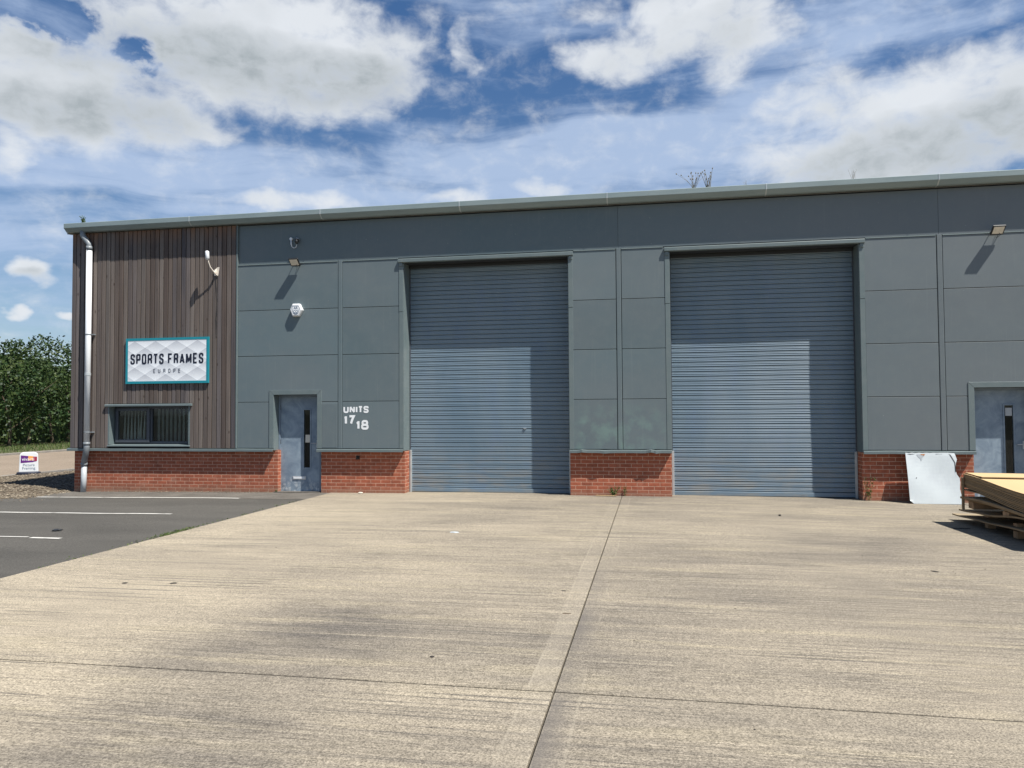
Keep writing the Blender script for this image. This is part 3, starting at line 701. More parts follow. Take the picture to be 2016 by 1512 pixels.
# company sign on the timber
S=empty('company_sign',(-10.71,-.03,2.88),'teal-edged white quilted sign reading SPORTS FRAMES EUROPE on the timber boards','sign')
def under(o,p):
    o.parent=p; o.location=Vector(o.location)-p.location
    return o
ang=0
def sgn(mb,name,mat,bevel=0): return under(mb.build(name,mat,bevel=bevel),S)
mb=MB(); a,b,c,d=-11.75,-9.69,2.362,3.39; t=.055
mb.box(a,b,-.038,-.006,c,c+t); mb.box(a,b,-.038,-.006,d-t,d); mb.box(a,a+t,-.0375,-.0065,c+t,d-t); mb.box(b-t,b,-.0375,-.0065,c+t,d-t); sgn(mb,'border',M['teal'])
mb=MB(); mb.box(a+t,b-t,-.034,-.008,c+t,d-t); sgn(mb,'sign_face',M['print'])
mb=MB(); word(mb,'SPORTS FRAMES',-11.63,-9.815,2.800,3.036,.039,-.0365,.28,{' ':.35,'M':1.25,'A':1.1}); sgn(mb,'lettering',M['ink'])
mb=MB(); word(mb,'EUROPE',-11.055,-10.375,2.60,2.694,.015,-.0365,1.25); sgn(mb,'sub_lettering',M['grink'])
S.location=(-10.685,-.065,2.877)
# unit numbers
U=empty('unit_number',(-6.24,0,1.57),'white vinyl lettering reading UNITS 17 18 on the grey panel','sign')
mb=MB(); Wd={'I':.32,'N':1.05,'U':1.05,'T':.85,'1':.62}
word(mb,'UNITS',-6.525,-5.955,1.672,1.821,.037,-.0026,.17,Wd); o=under(mb.build('units_lettering',M['vinyl']),U)
mb=MB(); word(mb,'17',-6.535,-6.265,1.423,1.628,.050,-.0026,.1,{'1':.8,'7':1.1}); under(mb.build('number_lettering',M['vinyl']),U)
mb=MB(); word(mb,'18',-6.262,-5.955,1.315,1.522,.048,-.0026,.1,{'1':.8,'8':1.1}); under(mb.build('number_lettering',M['vinyl']),U)

# ------------------------------------------------------------------ things on the wall
def floodlight(name,x,z,label):
    e=empty(name,(x,0,z),label,'floodlight','floodlights on the eaves band'); L=[]
    rx=R(48)
    mb=MB(); mb.box(-.11,.11,-.018,.018,-.10,.10); o=mb.build('housing',M['black'],bevel=.006)
    mt=Matrix.Translation((0,-.135,.0))@Matrix.Rotation(rx,4,'X')
    o.data.transform(mt); o.parent=e
    mb=MB(); mb.box(-.088,.088,-.0215,-.0185,-.072,.082); o2=mb.build('lamp_glass',M['lens']); o2.data.transform(mt); o2.parent=o
    mb=MB()
    for k in range(5): mb.box(-.08+.036*k,-.07+.036*k,.018,.032,-.07,.07)
    o3=mb.build('cooling_fins',M['cream']); o3.data.transform(mt); o3.parent=o
    mb=MB(); mb.box(-.085,-.075,-.10,.0,-.03,-.012); mb.box(.075,.085,-.10,.0,-.03,-.012); mb.box(-.085,.085,-.008,-.0005,-.045,.0); o4=mb.build('bracket',M['black'],bevel=.002); o4.parent=e
    mb=MB(); mb.tube([(0.02,-.10,-.03),(.05,-.12,-.09),(.02,-.05,-.12),(.0,-.003,-.10)],.004,6); mb.build('cable',M['black']).parent=e
    return e
floodlight('floodlight',-7.60,4.955,'black floodlight with pale lens above the left entrance door')
floodlight('floodlight',6.31,4.98,'black floodlight with pale lens at the right edge, above the second door')
# alarm box
A=empty('alarm_box',(-7.59,0,3.915),'white six-sided burglar alarm box with blue shield','alarm')
hx=[(-.145,.015),(-.085,.14),(.075,.14),(.145,.0),(.065,-.135),(-.085,-.135)]
mb=MB(); n=6; mb.v+=[(x,-.0005,z) for x,z in hx]+[(x*1.0,-.065,z*1.0) for x,z in hx]+[(x*.86-.0,-.09,z*.86) for x,z in hx]
for r_ in (0,1):
    for i in range(n): j=(i+1)%n; mb.f.append((r_*n+i,r_*n+j,(r_+1)*n+j,(r_+1)*n+i)); mb.m.append(0)
mb.f.append(tuple(2*n+i for i in range(n))); mb.m.append(0)
mb.build('case',M['white'],A,bevel=.006,seg=2)
def shield(s,y,name,mat):
    p=[(-.085,.085),(.085,.085),(.09,.03),(.055,-.075),(.02,-.10),(-.02,-.10),(-.055,-.075),(-.09,.03)]
    m_=MB(); m_.quad([(x*s,y,z*s) for x,z in p]); m_.build(name,mat,A)
shield(1,-.0915,'shield',M['slate']); shield(.88,-.0925,'shield_panel',M['vinyl'])
o=text_obj('alarm_lettering','AR\nCO',0,.018,-.0935,.075,M['slate'],A,.002,1,'CENTER')
mb=MB(); mb.box(-.04,.04,-.094,-.0932,-.078,-.062); mb.build('alarm_strip',M['slate'],A)
# wireless antenna on a bent arm
A=empty('wireless_antenna',(-9.53,0,4.83),'white wireless antenna on a curved bracket over the timber boards','antenna')
def loc(mb,name,mat,bevel=0,smooth=False): o=mb.build(name,mat,bevel=bevel,smooth=smooth); o.data.transform(Matrix.Translation((9.53,0,-4.83))); o.parent=A; return o
mb=MB(); mb.prism([(-9.60,4.86),(-9.50,4.93),(-9.46,4.93),(-9.49,4.74),(-9.58,4.74)],-.018,-.006,axis='y'); mb.prism([(-.018,4.90),(-.018,4.75),(-.11,4.80)],-9.535,-9.52); loc(mb,'mounting_plate',M['cream'],.003)
mb=MB(); mb.tube([(-9.52,-.03,4.80),(-9.55,-.09,4.82),(-9.60,-.15,4.92),(-9.615,-.19,5.02),(-9.62,-.21,5.10)],.013,10); loc(mb,'arm',M['cream'],0,True)
mb=MB(); mb.tube([(-9.622,-.22,5.06),(-9.622,-.222,5.10),(-9.626,-.23,5.24),(-9.626,-.232,5.262)],[.024,.045,.043,.024],14); loc(mb,'antenna_head',M['white'],0,True)
mb=MB(); mb.tube([(-9.52,-.02,4.76),(-9.535,-.012,4.60),(-9.50,-.012,4.2),(-9.525,-.012,3.8),(-9.51,-.012,3.4)],.004,6); loc(mb,'cable',M['black'])
A.location=(-9.505,-.035,4.83)
# camera under the eaves
A=empty('security_camera',(-7.66,0,5.44),'small dark dome camera with looped white cable under the gutter','camera')
def loc2(mb,name,mat,sm=False): o=mb.build(name,mat,smooth=sm); o.data.transform(Matrix.Translation((7.66,0,-5.44))); o.parent=A; return o
mb=MB(); mb.tube([(-7.735,-.0,5.49),(-7.735,-.04,5.49)],.033,16); loc2(mb,'junction_box',M['white'])
mb=MB(); mb.tube([(-7.733,-.03,5.46),(-7.73,-.03,5.37),(-7.71,-.03,5.31),(-7.665,-.03,5.285),(-7.62,-.03,5.30),(-7.59,-.04,5.36)],[.016,.016,.007,.007,.007,.007],8); loc2(mb,'cable',M['white'],True)
mb=MB(); mb.tube([(-7.585,0,5.475),(-7.585,-.05,5.475),(-7.585,-.075,5.465)],[.04,.042,.03],16); loc2(mb,'camera_mount',M['pgrey'],True)
mb=MB(); mb.tube([(-7.585,-.06,5.46),(-7.583,-.07,5.42),(-7.58,-.07,5.385),(-7.58,-.07,5.365)],[.04,.044,.034,.012],16); loc2(mb,'camera_dome',M['black'],True)

# ------------------------------------------------------------------ leaning board
e=empty('leaning_board',(5.1,-.15,-.05),'scuffed white board with torn top edge leaning on the brick plinth','board')
mb=MB(); nx,nz=14,14
def bpt(u,v,off):
    # u 0..1 left to right, v 0..1 bottom to top
    zl=-.052; bl=Vector((4.655,-.27,zl)); br=Vector((5.56,-.23,zl-.006)); tl=Vector((4.65,-.062,.872)); tr=Vector((5.505,-.06,.885))
    p=(bl*(1-u)+br*u)*(1-v)+(tl*(1-u)+tr*u)*v
    p.y-= .012*math.sin(u*5+v*3)*math.sin(v*3)+off
    if v>.97: p.z-=.012*abs(math.sin(u*23))+ (.0 if u<.9 else .01)
    if v<.02 and u<.06: p.z+=.05*(1-u/.06); 
    if u>.97: p.x+=.012*math.sin(v*17)-(.05 if .55<v<.8 else 0)*.5
    return p
for off in (.012,0):
    for i in range(nx+1):
        for j in range(nz+1): mb.v.append(tuple(bpt(i/nx,j/nz,off)))
K=(nx+1)*(nz+1)
def id_(i,j,k): return k*K+i*(nz+1)+j
for i in range(nx):
    for j in range(nz):
        for k in (0,1): mb.f.append((id_(i,j,k),id_(i+1,j,k),id_(i+1,j+1,k),id_(i,j+1,k))); mb.m.append(0)
for i in range(nx):
    for j in (0,nz): mb.f.append((id_(i,j,0),id_(i+1,j,0),id_(i+1,j,1),id_(i,j,1))); mb.m.append(1)
for j in range(nz):
    for i in (0,nx): mb.f.append((id_(i,j,0),id_(i,j+1,0),id_(i,j+1,1),id_(i,j,1))); mb.m.append(1)
o=mb.build('board_face',[M['board'],M['brdedge']],smooth=False); under(o,e)
mb=MB()
def chip(pts,dy=.0155): 
    mb.quad([tuple(bpt(u,v,dy)) for u,v in pts])
chip([(.22,.965),(.38,.965),(.36,.92),(.33,.90),(.33,.86),(.30,.83),(.29,.88),(.25,.91)]); o=mb.build('torn_patch',M['plgt']); under(o,e)
mb=MB(); chip([(.30,.967),(.40,.97),(.38,.955),(.375,.93),(.35,.945),(.31,.95)],.0172); o=mb.build('rust_mark',M['rust']); under(o,e)
mb=MB(); chip([(.02,.972),(.10,.985),(.20,.985),(.1,.972)],.017); chip([(.6,.975),(.72,.965),(.74,.972),(.62,.982)],.017); chip([(.86,.985),(.90,.95),(.97,.80),(1.0,.62),(.985,.62),(.955,.80),(.89,.94)],.0172); chip([(.155,.505),(.17,.515),(.175,.50),(.16,.49)],.017)
o=mb.build('crack_mark',M['dkbrown']); under(o,e)
e2=empty('offcut_sheet',(5.45,-.03,-.05),'narrow pale offcut hidden behind the right edge of the white board','board')
mb=MB(); mb.box(-.25,.055,-.012,.0,.0,.93); o=mb.build('offcut_face',M['board'],bevel=.001); o.data.transform(Matrix.Rotation(R(-3),4,'X')); o.parent=e2; 

# ------------------------------------------------------------------ pile of boards on a pallet
PX=4.63
def sm(t): t=max(0,min(1,t)); return t*t*(3-2*t)
def sheet(y0,y1,x0,x1,zf,th,mat,name,label,group=None,skew=0):
    mb=MB(); n=18; m_=3
    for k in (0,1):
        for i in range(n+1):
            for j in range(m_+1):
                y=y0+(y1-y0)*i/n; x=x0+(x1-x0)*j/m_+skew*i/n; z=zf(-2.82-y,(x-x0)); mb.v.append((x,y,z-(th if k else 0)))
    K=(n+1)*(m_+1); I=lambda i,j,k:k*K+i*(m_+1)+j
    for i in range(n):
        for j in range(m_):
            for k in (0,1): mb.f.append((I(i,j,k),I(i+1,j,k),I(i+1,j+1,k),I(i,j+1,k))); mb.m.append(0)
    for i in range(n):
        for j in (0,m_): mb.f.append((I(i,j,0),I(i+1,j,0),I(i+1,j,1),I(i,j,1))); mb.m.append(0)
    for j in range(m_):
        for i in (0,n): mb.f.append((I(i,j,0),I(i,j+1,0),I(i,j+1,1),I(i,j,1))); mb.m.append(0)
    o=mb.build(name,mat,loc=(x0,y1,zf(-2.82-y1,0)-th)); return tag(o,label,'board',group)
Atop=lambda s:.705-.105*sm(s/2.0); Abot=lambda s:.497-.127*sm(s/2.1)
def AZ(t): return lambda s,x: Atop(s)*(1-t)+Abot(s)*t-.012*x
L=2.44; ns=12
rnd=random.Random(4)
for k in range(1,ns):
    t=k/ns; th=.0135
    jx=rnd.uniform(-.006,.010); jy=rnd.uniform(-.02,.012)
    sheet(-2.82+jy,-2.82-L+jy,PX+jx,PX+1.22+jx,AZ(t),th,M['sheet'] if k<3 else M['ply'],'hardboard_sheet','brown hardboard sheet pressed in the thick upper part of the pile','sheets pressed in the pile',skew=.05)
sheet(-2.82,-2.82-L,PX,PX+1.22,AZ(0.0),.0125,M['sheet'],'hardboard_sheet','long pale yellow sheet sagging across the top of the pile',skew=.05)
sheet(-2.815,-3.42,PX+.03,PX+1.25,lambda s,x:Atop(s)+.018-.012*x+.01*sm((s-.4)/.2),.012,M['sheet'],'hardboard_sheet','short pale yellow offcut lying on the far end of the pile')
sheet(-2.80,-5.2,PX+.0,PX+1.2,lambda s,x:min(.478+.02*s,Abot(s)-.004)if s>.4 else .474-.004*math.sin(s*5),.016,M['ply'],'hardboard_sheet','thin sheet splaying down below the thick pack',skew=.05)
sheet(-2.77,-5.2,PX-.03,PX+1.2,lambda s,x:min(.36+.02*math.sin(s*2.2),Abot(s)-.026),.032,M['ply'],'plywood_sheet','thick curved plywood sheet sticking out under the splayed sheet',skew=.07)
sheet(-2.83,-5.2,PX+.01,PX+1.2,lambda s,x:min(.315+.02*math.sin(s*2.0),Abot(s)-.062),.009,M['sheet'],'hardboard_sheet','thin pale sheet beneath the thick curved plywood',skew=.05)
sheet(-2.62,-5.1,PX-.0,PX+1.15,lambda s,x:.150+.035*sm((s+.1)/.7)+.10*sm((s-.6)/1.2),.022,M['ply'],'plywood_sheet','warped brown sheet lying over the pallet blocks',skew=.05)
sheet(-2.35,-5.2,PX+.0,PX+1.15,lambda s,x:.045+.03*sm((s+.4)/.9)+.05*sm((s-.5)/1.3),.02,M['ply'],'plywood_sheet','lowest warped sheet with its tip near the concrete',skew=.05)
t=empty('wooden_pallet',(PX+.1,-4.0,gz(5)),'dark wooden pallet carrying the pile of warped boards','pallet')
def pl(mb,name): o=mb.build(name,M['pallet'],bevel=.003); under(o,t)
for (yy) in (-3.25,-4.15,-5.0):
    for xx in (PX+.14,PX+.62,PX+1.05):
        mb=MB(); mb.box(xx,xx+.1,yy-.06,yy+.06,-.045,.05); pl(mb,'block')
for xx in (PX+.14,PX+.62,PX+1.05): mb=MB(); mb.box(xx-.01,xx+.11,-5.1,-3.1,.095,.115); 
for yy in (-3.3,-4.2): mb=MB(); mb.box(PX+.12,PX+1.15,yy-.05,yy+.05,.115,.16); pl(mb,'stringer')
for k,(yy,z0,z1) in enumerate(((-2.95,.195,.30),(-4.10,.23,.30),(-4.95,.25,.31))):
    mb=MB(); mb.box(PX+.05,PX+1.1,yy-.09,yy+.09,z0,z1); o=mb.build('timber_bearer',M['pallet'],bevel=.004,loc=(PX+.6,yy,z0)); tag(o,('far','middle','near')[k]+' brown timber bearer wedged between layers of the board pile','timber','timber bearers in the board pile')
mb=MB(); mb.box(PX-.035,PX-.008,-2.885,-2.835,.175,.655); o=mb.build('timber_batten',M['ply'],bevel=.002,loc=(PX-.02,-2.86,.175)); tag(o,'upright thin batten standing against the far left corner of the board pile','timber')
for i,(z,dx) in enumerate(((.66,.05),(.60,.03),(.55,.04),(.52,.06))):
    pass
# splinters lying by the pile
mb=MB(); mb.box(4.30,4.52,-3.34,-3.31,gz(4.4),gz(4.4)+.008); o=mb.build('wood_splinter',M['dkbrown'],loc=(4.4,-3.32,gz(4.4))); tag(o,'dark splinter of wood beside the shadow of the board pile','debris')

# ------------------------------------------------------------------ forecourt sign
F=empty('forecourt_sign',(-18.18,4.25,-.10),'white rounded forecourt sign reading vivarti Picture Framing beyond the timber corner','sign',rz=R(0))
zb=.0
def fs(mb,name,mat,bevel=0,seg=1,sm_=False): o=mb.build(name,mat,bevel=bevel,seg=seg,smooth=sm_); o.parent=F; return o
mb=MB(); k=24; pr=[(.31*math.cos(2*math.pi*i/k),.17*math.sin(2*math.pi*i/k)) for i in range(k)]; mb.prism(pr,0,.075,axis='z'); fs(mb,'base',M['navy'],.02,2)
body=[(-.25,.07),(.25,.07),(.235,.56),(.22,.61),(.18,.645),(.12,.66),(-.12,.66),(-.18,.645),(-.22,.61),(-.235,.56)]
mb=MB(); mb.prism(body,-.035,.035,axis='y'); fs(mb,'panel',M['white'],.02,3)
mb=MB(); mb.quad([(-.205,-.0365,.34),(.11,-.0365,.36),(.11,-.0365,.365),(.20,-.0365,.385),(.20,-.0365,.515),(.10,-.0365,.53),(-.20,-.0365,.57)]); fs(mb,'logo_ground',M['purple'])
mb=MB(); mb.quad([(-.02,-.0372,.42),(.11,-.0372,.41),(.11,-.0372,.535),(-.01,-.0372,.55)]); fs(mb,'logo_patch',M['orange'])
mb=MB(); mb.quad([(.11,-.038,.395),(.21,-.038,.395),(.21,-.038,.52),(.11,-.038,.525)]); fs(mb,'logo_end',M['redp'])
o=text_obj('logo_lettering','vivarti',-.175,.41,-.0388,.135,M['vinyl'],F,.0,.95)
o=text_obj('line_lettering','Picture',0,.245,-.0372,.105,M['slate'],F,.001,1,'CENTER'); o=text_obj('line_lettering','Framing',0,.15,-.0372,.105,M['slate'],F,.001,1,'CENTER')
F.rotation_euler=(0,0,R(36))

# ------------------------------------------------------------------ vegetation
def leaves(mb,centre,n,size,spread,rnd,flat=0):
    for i in range(n):
        d=Vector((rnd.gauss(0,1),rnd.gauss(0,1),rnd.gauss(0,1)))*spread; p=centre+d
        a=Vector((rnd.uniform(-1,1),rnd.uniform(-1,1),rnd.uniform(-.5,.8))).normalized(); b=a.cross(Vector((rnd.uniform(-1,1),rnd.uniform(-1,1),rnd.uniform(-1,1)))).normalized()
        s=size*rnd.uniform(.6,1.3); mb.quad([p-a*s*.5,p+b*s*.32,p+a*s*.5,p-b*s*.32])
H=empty('hedge',(-33,30,0),'tall overgrown green hedge along the far side of the road','hedge')
rnd=random.Random(21); mb=MB()
def htop(y): return 4.75+.9*noise.noise(Vector((y*.22,3.3,0)))+.5*noise.noise(Vector((y*.8,1.3,0)))+ .9*sm((20-y)/8)
for i in range(3400):
    y=rnd.uniform(6,48); h=htop(y); z=h*(rnd.random()**.75); bulge=.7*noise.noise(Vector((y*.5,z*.6,5)))+.5*noise.noise(Vector((y*1.3,z*1.5,9)))
    taper=1.2*max(0,(z/h-.6))**1.5
    x=-31.2+bulge-taper*2.0-abs(rnd.gauss(0,.5)) - (.5 if z<.5 else 0)
    if rnd.random()<.25: x-=rnd.uniform(.5,3)
    leaves(mb,Vector((x,y,z+.25)),15,.17,.24,rnd)
for i in range(260):      # shoots breaking the top outline
    y=rnd.uniform(8,46); h=htop(y); x=-32.4+rnd.uniform(-.8,.8)
    for k in range(5): leaves(mb,Vector((x+rnd.gauss(0,.05),y+rnd.gauss(0,.05),h+.1+.13*k)),3,.15,.07,rnd)
o=mb.build('foliage',M['leaf'],fix=False); under(o,H)
mb=MB()
for i in range(26):
    y=7+i*1.6; x=-32.6+rnd.uniform(-.4,.4); pts=[(x,y,0)]
    for k in range(1,5): pts.append((x+rnd.gauss(0,.15)*k,y+rnd.gauss(0,.15)*k,k*.9))
    mb.tube(pts,[.09,.07,.055,.04,.02],6)
    for k in range(3):
        q=Vector(pts[1+k]); mb.tube([q,q+Vector((rnd.uniform(.2,.9),rnd.uniform(-.6,.6),.7))],[.03,.01],5)
o=mb.build('stems',M['twig'],fix=False); under(o,H)
mb=MB(); 
for i in range(40):
    y=6+i*1.05; mb.tube([(-34.3+rnd.uniform(-.3,.3),y,0),(-34.3,y,2.1),(-34.6,y,htop(y)-.35)],[.8,.8,.6],7)
o=mb.build('inner_foliage',M['leaf'],fix=False); under(o,H)
# grass tufts on verge
mb=MB(); rnd=random.Random(8)
for i in range(5200):
    x=rnd.uniform(-31.8,-27.8); y=rnd.uniform(6,34); z=-.04+.02*(-27.75-x); h=rnd.uniform(.05,.16); a=rnd.uniform(0,6.28); w=.02
    mb.quad([(x-w*math.cos(a),y-w*math.sin(a),z),(x+w*math.cos(a),y+w*math.sin(a),z),(x+rnd.uniform(-.05,.05),y+rnd.uniform(-.05,.05),z+h)])
o=mb.build('grass',M['weed'],fix=False); struct(o,'stuff'); o['label']='rough grass growing on the verge before the hedge'; o['category']='grass'

def weed(name,x,y,z,stems,label,leaf=True,dry=False,spread=.5,h=.25,heads=False,ls=.03,group=None,seed=1,sr=.0025):
    r=random.Random(seed); mb=MB(); ml=MB(); hd=[]
    for i in range(stems):
        a=r.uniform(0,6.28); t=r.uniform(.1,spread); hh=h*r.uniform(.55,1.1); p0=Vector((x+r.gauss(0,.02),y+r.gauss(0,.01),z)); tip=p0+Vector((math.cos(a)*t*hh,math.sin(a)*t*hh*.5-.0,hh)); mid=(p0+tip)/2+Vector((r.gauss(0,.01),0,hh*.08))
        mb.tube([p0,mid,tip],[sr,sr*.8,sr*.5],4)
        if leaf:
            for k in range(5): leaves(ml,p0.lerp(tip,.2+.16*k),3,ls,ls*.5,r)
        if heads: hd.append(tip)
    o=tag(mb.build(name,M['dry'] if dry else M['weed'],fix=False,loc=(x,y,z)),label,'weed',group)
    if leaf: c=ml.build('leaves',M['weed'],fix=False); c.parent=o; c.location=-Vector((x,y,z))
    for tip in hd:
        c=MB().tube([(0,0,-.015),(0,0,0),(0,0,.015)],[.004,.014,.004],6).build('seed_head',M['dry']); c.parent=o; c.location=tip-Vector((x,y,z))
    return o
weed('roof_weed',.86,-.10,6.04,17,'dry weed with round seed heads leaning left out of the gutter',False,True,1.5,.34,True,seed=3,sr=.0035)
weed('roof_weed',1.12,-.10,6.04,9,'upright dark weed spikes standing right of the seed heads in the gutter',False,True,.35,.38,True,seed=5,sr=.006)
weed('roof_weed',3.84,-.10,6.08,7,'thin dry grass sprouting from the gutter above the right shutter',False,True,.5,.2,seed=6,sr=.0025)
weed('roof_weed',1.85,-.10,6.08,4,'tiny grass sprigs in the gutter right of the tall weeds',False,True,.5,.12,seed=7)
weed('roof_weed',-12.85,-.10,6.07,9,'small green weed growing from the left end of the gutter',True,False,.4,.17,seed=8,ls=.035)
weed('weed',-.78,.02,gz(-.8),14,'low green weed at the foot of the middle brick pier',True,False,1.1,.20,seed=9,ls=.03)
weed('weed',-.56,.05,gz(-.6),4,'reddish upright weed beside the low green one at the middle brick pier',True,False,.12,.24,seed=10,ls=.022)
weed('weed',4.02,.04,gz(4),5,'tall thin weed against the brick beside the right shutter',True,False,.25,.46,seed=12,ls=.034)
weed('weed',-8.10,.06,gz(-8.1),4,'tiny weed in the corner by the left door step',True,False,.5,.06,seed=13,ls=.015)
# moss and grass along the asphalt edge
mb=MB(); r=random.Random(15)
for i in range(240):
    y=-5.4+r.gauss(0,.33) if i<170 else r.uniform(-8,-1.5); x=-6.856+r.gauss(0,.016); leaves(mb,Vector((x,y,gz(-6.85)+.012)),3,.022,.012,r)
o=mb.build('moss',M['weed'],fix=False); struct(o,'stuff'); o['label']='moss and grass in the crack between asphalt and concrete'; o['category']='moss'

# ------------------------------------------------------------------ small debris
def lump(name,x,y,s,mat,label,cat='debris',flat=.5,seed=1,lng=1.0,rz=0):
    r=random.Random(seed); bm=bmesh.new(); bmesh.ops.create_icosphere(bm,subdivisions=2,radius=1)
    for v in bm.verts: v.co*=1+.28*noise.noise(v.co*1.7+Vector((seed,0,0))); v.co=Vector((v.co.x*s*lng,v.co.y*s,v.co.z*s*flat))
    bmesh.ops.rotate(bm,cent=(0,0,0),matrix=Matrix.Rotation(rz,3,'Z'),verts=bm.verts)
    me=bpy.data.meshes.new(name); bm.to_mesh(me); bm.free(); me.materials.append(mat); o=bpy.data.objects.new(name,me); C.objects.link(o); o.location=(x,y,gz(x)+s*flat*.55); return tag(o,label,cat)
lump('stone',-6.13,-.02,.045,M['brdedge'],'pale stone on the concrete below the UNITS lettering','stone',.5,2,1.2)
lump('stone',2.02,-2.42,.024,M['dkbrown'],'small dark lump on the yard in front of the right shutter','stone',.7,3)
lump('rubbish',-8.82,-5.38,.045,M['black'],'black scrap lying on the asphalt between the bay lines','debris',.4,4,1.5,R(30))
lump('leaf_litter',-5.34,-8.46,.024,M['dkbrown'],'dark curled leaf on the concrete near the asphalt edge, the left of two','leaf',.18,5,1.3)
lump('leaf_litter',-4.83,-8.40,.028,M['dkbrown'],'dark curled leaf on the concrete near the asphalt edge, the right of two','leaf',.18,6,1.4,R(20))
lump('paper_scrap',-2.80,-4.86,.05,M['board'],'white paper scrap on the concrete before the left shutter','litter',.12,7,1.3)
lump('leaf_litter',-.86,-8.14,.014,M['dkbrown'],'dark sliver left of the long joint','leaf',.2,8,1.8,R(-10))
lump('leaf_litter',-.74,-8.95,.018,M['twig'],'flattened twig touching the long joint in the concrete','leaf',.15,9,2.2)
lump('leaf_litter',-1.55,-10.25,.016,M['dkbrown'],'tiny dark fleck just above the cross joint','leaf',.4,10)
lump('leaf_litter',2.95,-6.6,.022,M['dkbrown'],'thin curled twig on the concrete left of the board pile shadow','leaf',.25,11,2,R(-50))
lump('leaf_litter',3.75,-7.7,.024,M['dkbrown'],'dark leaf near the right edge of the concrete','leaf',.2,12,1.6)
rr=random.Random(44)
mb=MB()
for i in range(90):
    x=rr.uniform(-6.5,4.5); y=rr.uniform(-12.5,-.5); s=rr.uniform(.003,.009); z=gz(x); k=len(mb.v)
    for d in ((1,0,0),(-1,0,0),(0,1,0),(0,-1,0),(0,0,.7)): mb.v.append((x+d[0]*s*rr.uniform(.7,1.6),y+d[1]*s,z+d[2]*s))
    for t_ in ((0,2,4),(2,1,4),(1,3,4),(3,0,4)): mb.f.append(tuple(k+q for q in t_)); mb.m.append(0)
o=mb.build('grit',M['dkbrown']); struct(o,'stuff'); o['label']='dark specks of grit strewn over the concrete yard'; o['category']='grit'
for i,(x0,x1,lab) in enumerate(((-1.14,-.93,'left of two short pale sticks at the foot of the middle pier'),(-.925,-.73,'right of two short pale sticks at the foot of the middle pier'))):
    o=MB().box(x0,x1,-.03-.01*i,.0-.01*i,gz(-1),gz(-1)+.022).build('wood_stick',M['sheet'],bevel=.003,loc=(x0,-.02,gz(-1))); tag(o,lab,'stick')

# ------------------------------------------------------------------ camera
cam=bpy.data.cameras.new('camera'); co=bpy.data.objects.new('camera',cam); C.objects.link(co)
r_=Vector((0.983605,0.180229,-0.006149)); u_=Vector((0.012213,-0.032555,0.999395)); w_=Vector((-0.17992,0.983086,0.034223))
co.matrix_world=Matrix(((r_.x,u_.x,-w_.x,0),(r_.y,u_.y,-w_.y,-15.52283),(r_.z,u_.z,-w_.z,1.711733),(0,0,0,1)))
cam.sensor_fit='HORIZONTAL'; cam.sensor_width=36; cam.lens=1506.19/2016*36; cam.clip_end=2000; cam.clip_start=.05
scn.camera=co

# ------------------------------------------------------------------ sun and sky
sd=Vector((2.0,-1.0,3.85)).normalized()
sl=bpy.data.lights.new('sun','SUN'); so=bpy.data.objects.new('sun',sl); C.objects.link(so); sl.energy=5.0; sl.angle=R(.5); sl.color=(1,.955,.88)
so.rotation_euler=sd.to_track_quat('Z','Y').to_euler(); so.location=(10,-20,30)
wd=bpy.data.worlds.new('World'); scn.world=wd; wd.use_nodes=True; t=wd.node_tree
bg=t.nodes['Background']; bg.inputs['Strength'].default_value=.055
class WN(N):
    def __init__(s,t): s.t=t
w=WN(t)
sky=w.n('ShaderNodeTexSky',sky_type='NISHITA'); sky.sun_disc=False; sky.sun_elevation=math.asin(sd.z); sky.sun_rotation=math.atan2(sd.x,sd.y); sky.altitude=50; sky.air_density=1.0; sky.dust_density=.6; sky.ozone_density=1.6
tc=w.n('ShaderNodeTexCoord'); nrm=w.n('ShaderNodeVectorMath',operation='NORMALIZE'); w.link(tc.outputs['Generated'],nrm.inputs[0]); D=nrm.outputs[0]
def azel(vec):
    s=sepxyz(w,vec); az=w.math('ARCTAN2',s[0],s[1]); el=w.math('ARCSINE',s[2]); c=w.n('ShaderNodeCombineXYZ'); w.link(az,c.inputs[0]); w.link(el,c.inputs[1]); return c.outputs[0],az,el
AE,az,el=azel(D)
CUM=[(-0.521,0.424,0.17,0.06,1),(-0.383,0.421,0.075,0.049,1),(-0.472,0.457,0.128,0.036,1),(-0.718,0.346,0.1,0.051,1),(-0.607,0.339,0.063,0.03,0.9),(-0.753,0.379,0.044,0.029,1),(-0.567,0.329,0.023,0.017,0.8),(-0.768,0.285,0.024,0.028,0.7),(-0.472,0.38,0.121,0.025,0.9),(0.049,0.466,0.075,0.039,1),(-0.043,0.429,0.059,0.023,0.9),(0.118,0.448,0.052,0.031,0.9),(0.098,0.412,0.037,0.022,0.55),(-0.248,0.444,0.013,0.025,0.55),(-0.298,0.454,0.017,0.024,0.35),(0.212,0.364,0.067,0.027,0.6),(0.336,0.333,0.109,0.044,0.9),(0.288,0.292,0.129,0.038,1),(0.414,0.323,0.053,0.055,0.9),(0.175,0.307,0.069,0.029,0.5),(-0.062,0.488,0.04,0.013,0.4),(-0.74,0.156,0.026,0.012,1.1),(-0.765,0.109,0.01,0.006,1),(-0.712,0.109,0.014,0.005,1),(-0.499,0.258,0.027,0.012,0.9),(-0.428,0.261,0.057,0.011,0.7),(-0.252,0.272,0.04,0.007,0.6),(-0.138,0.283,0.027,0.01,0.6)]
HOLES=[(-0.64,0.402,0.018,0.013,1.0),(-0.731,0.42,0.035,0.016,1.5)]
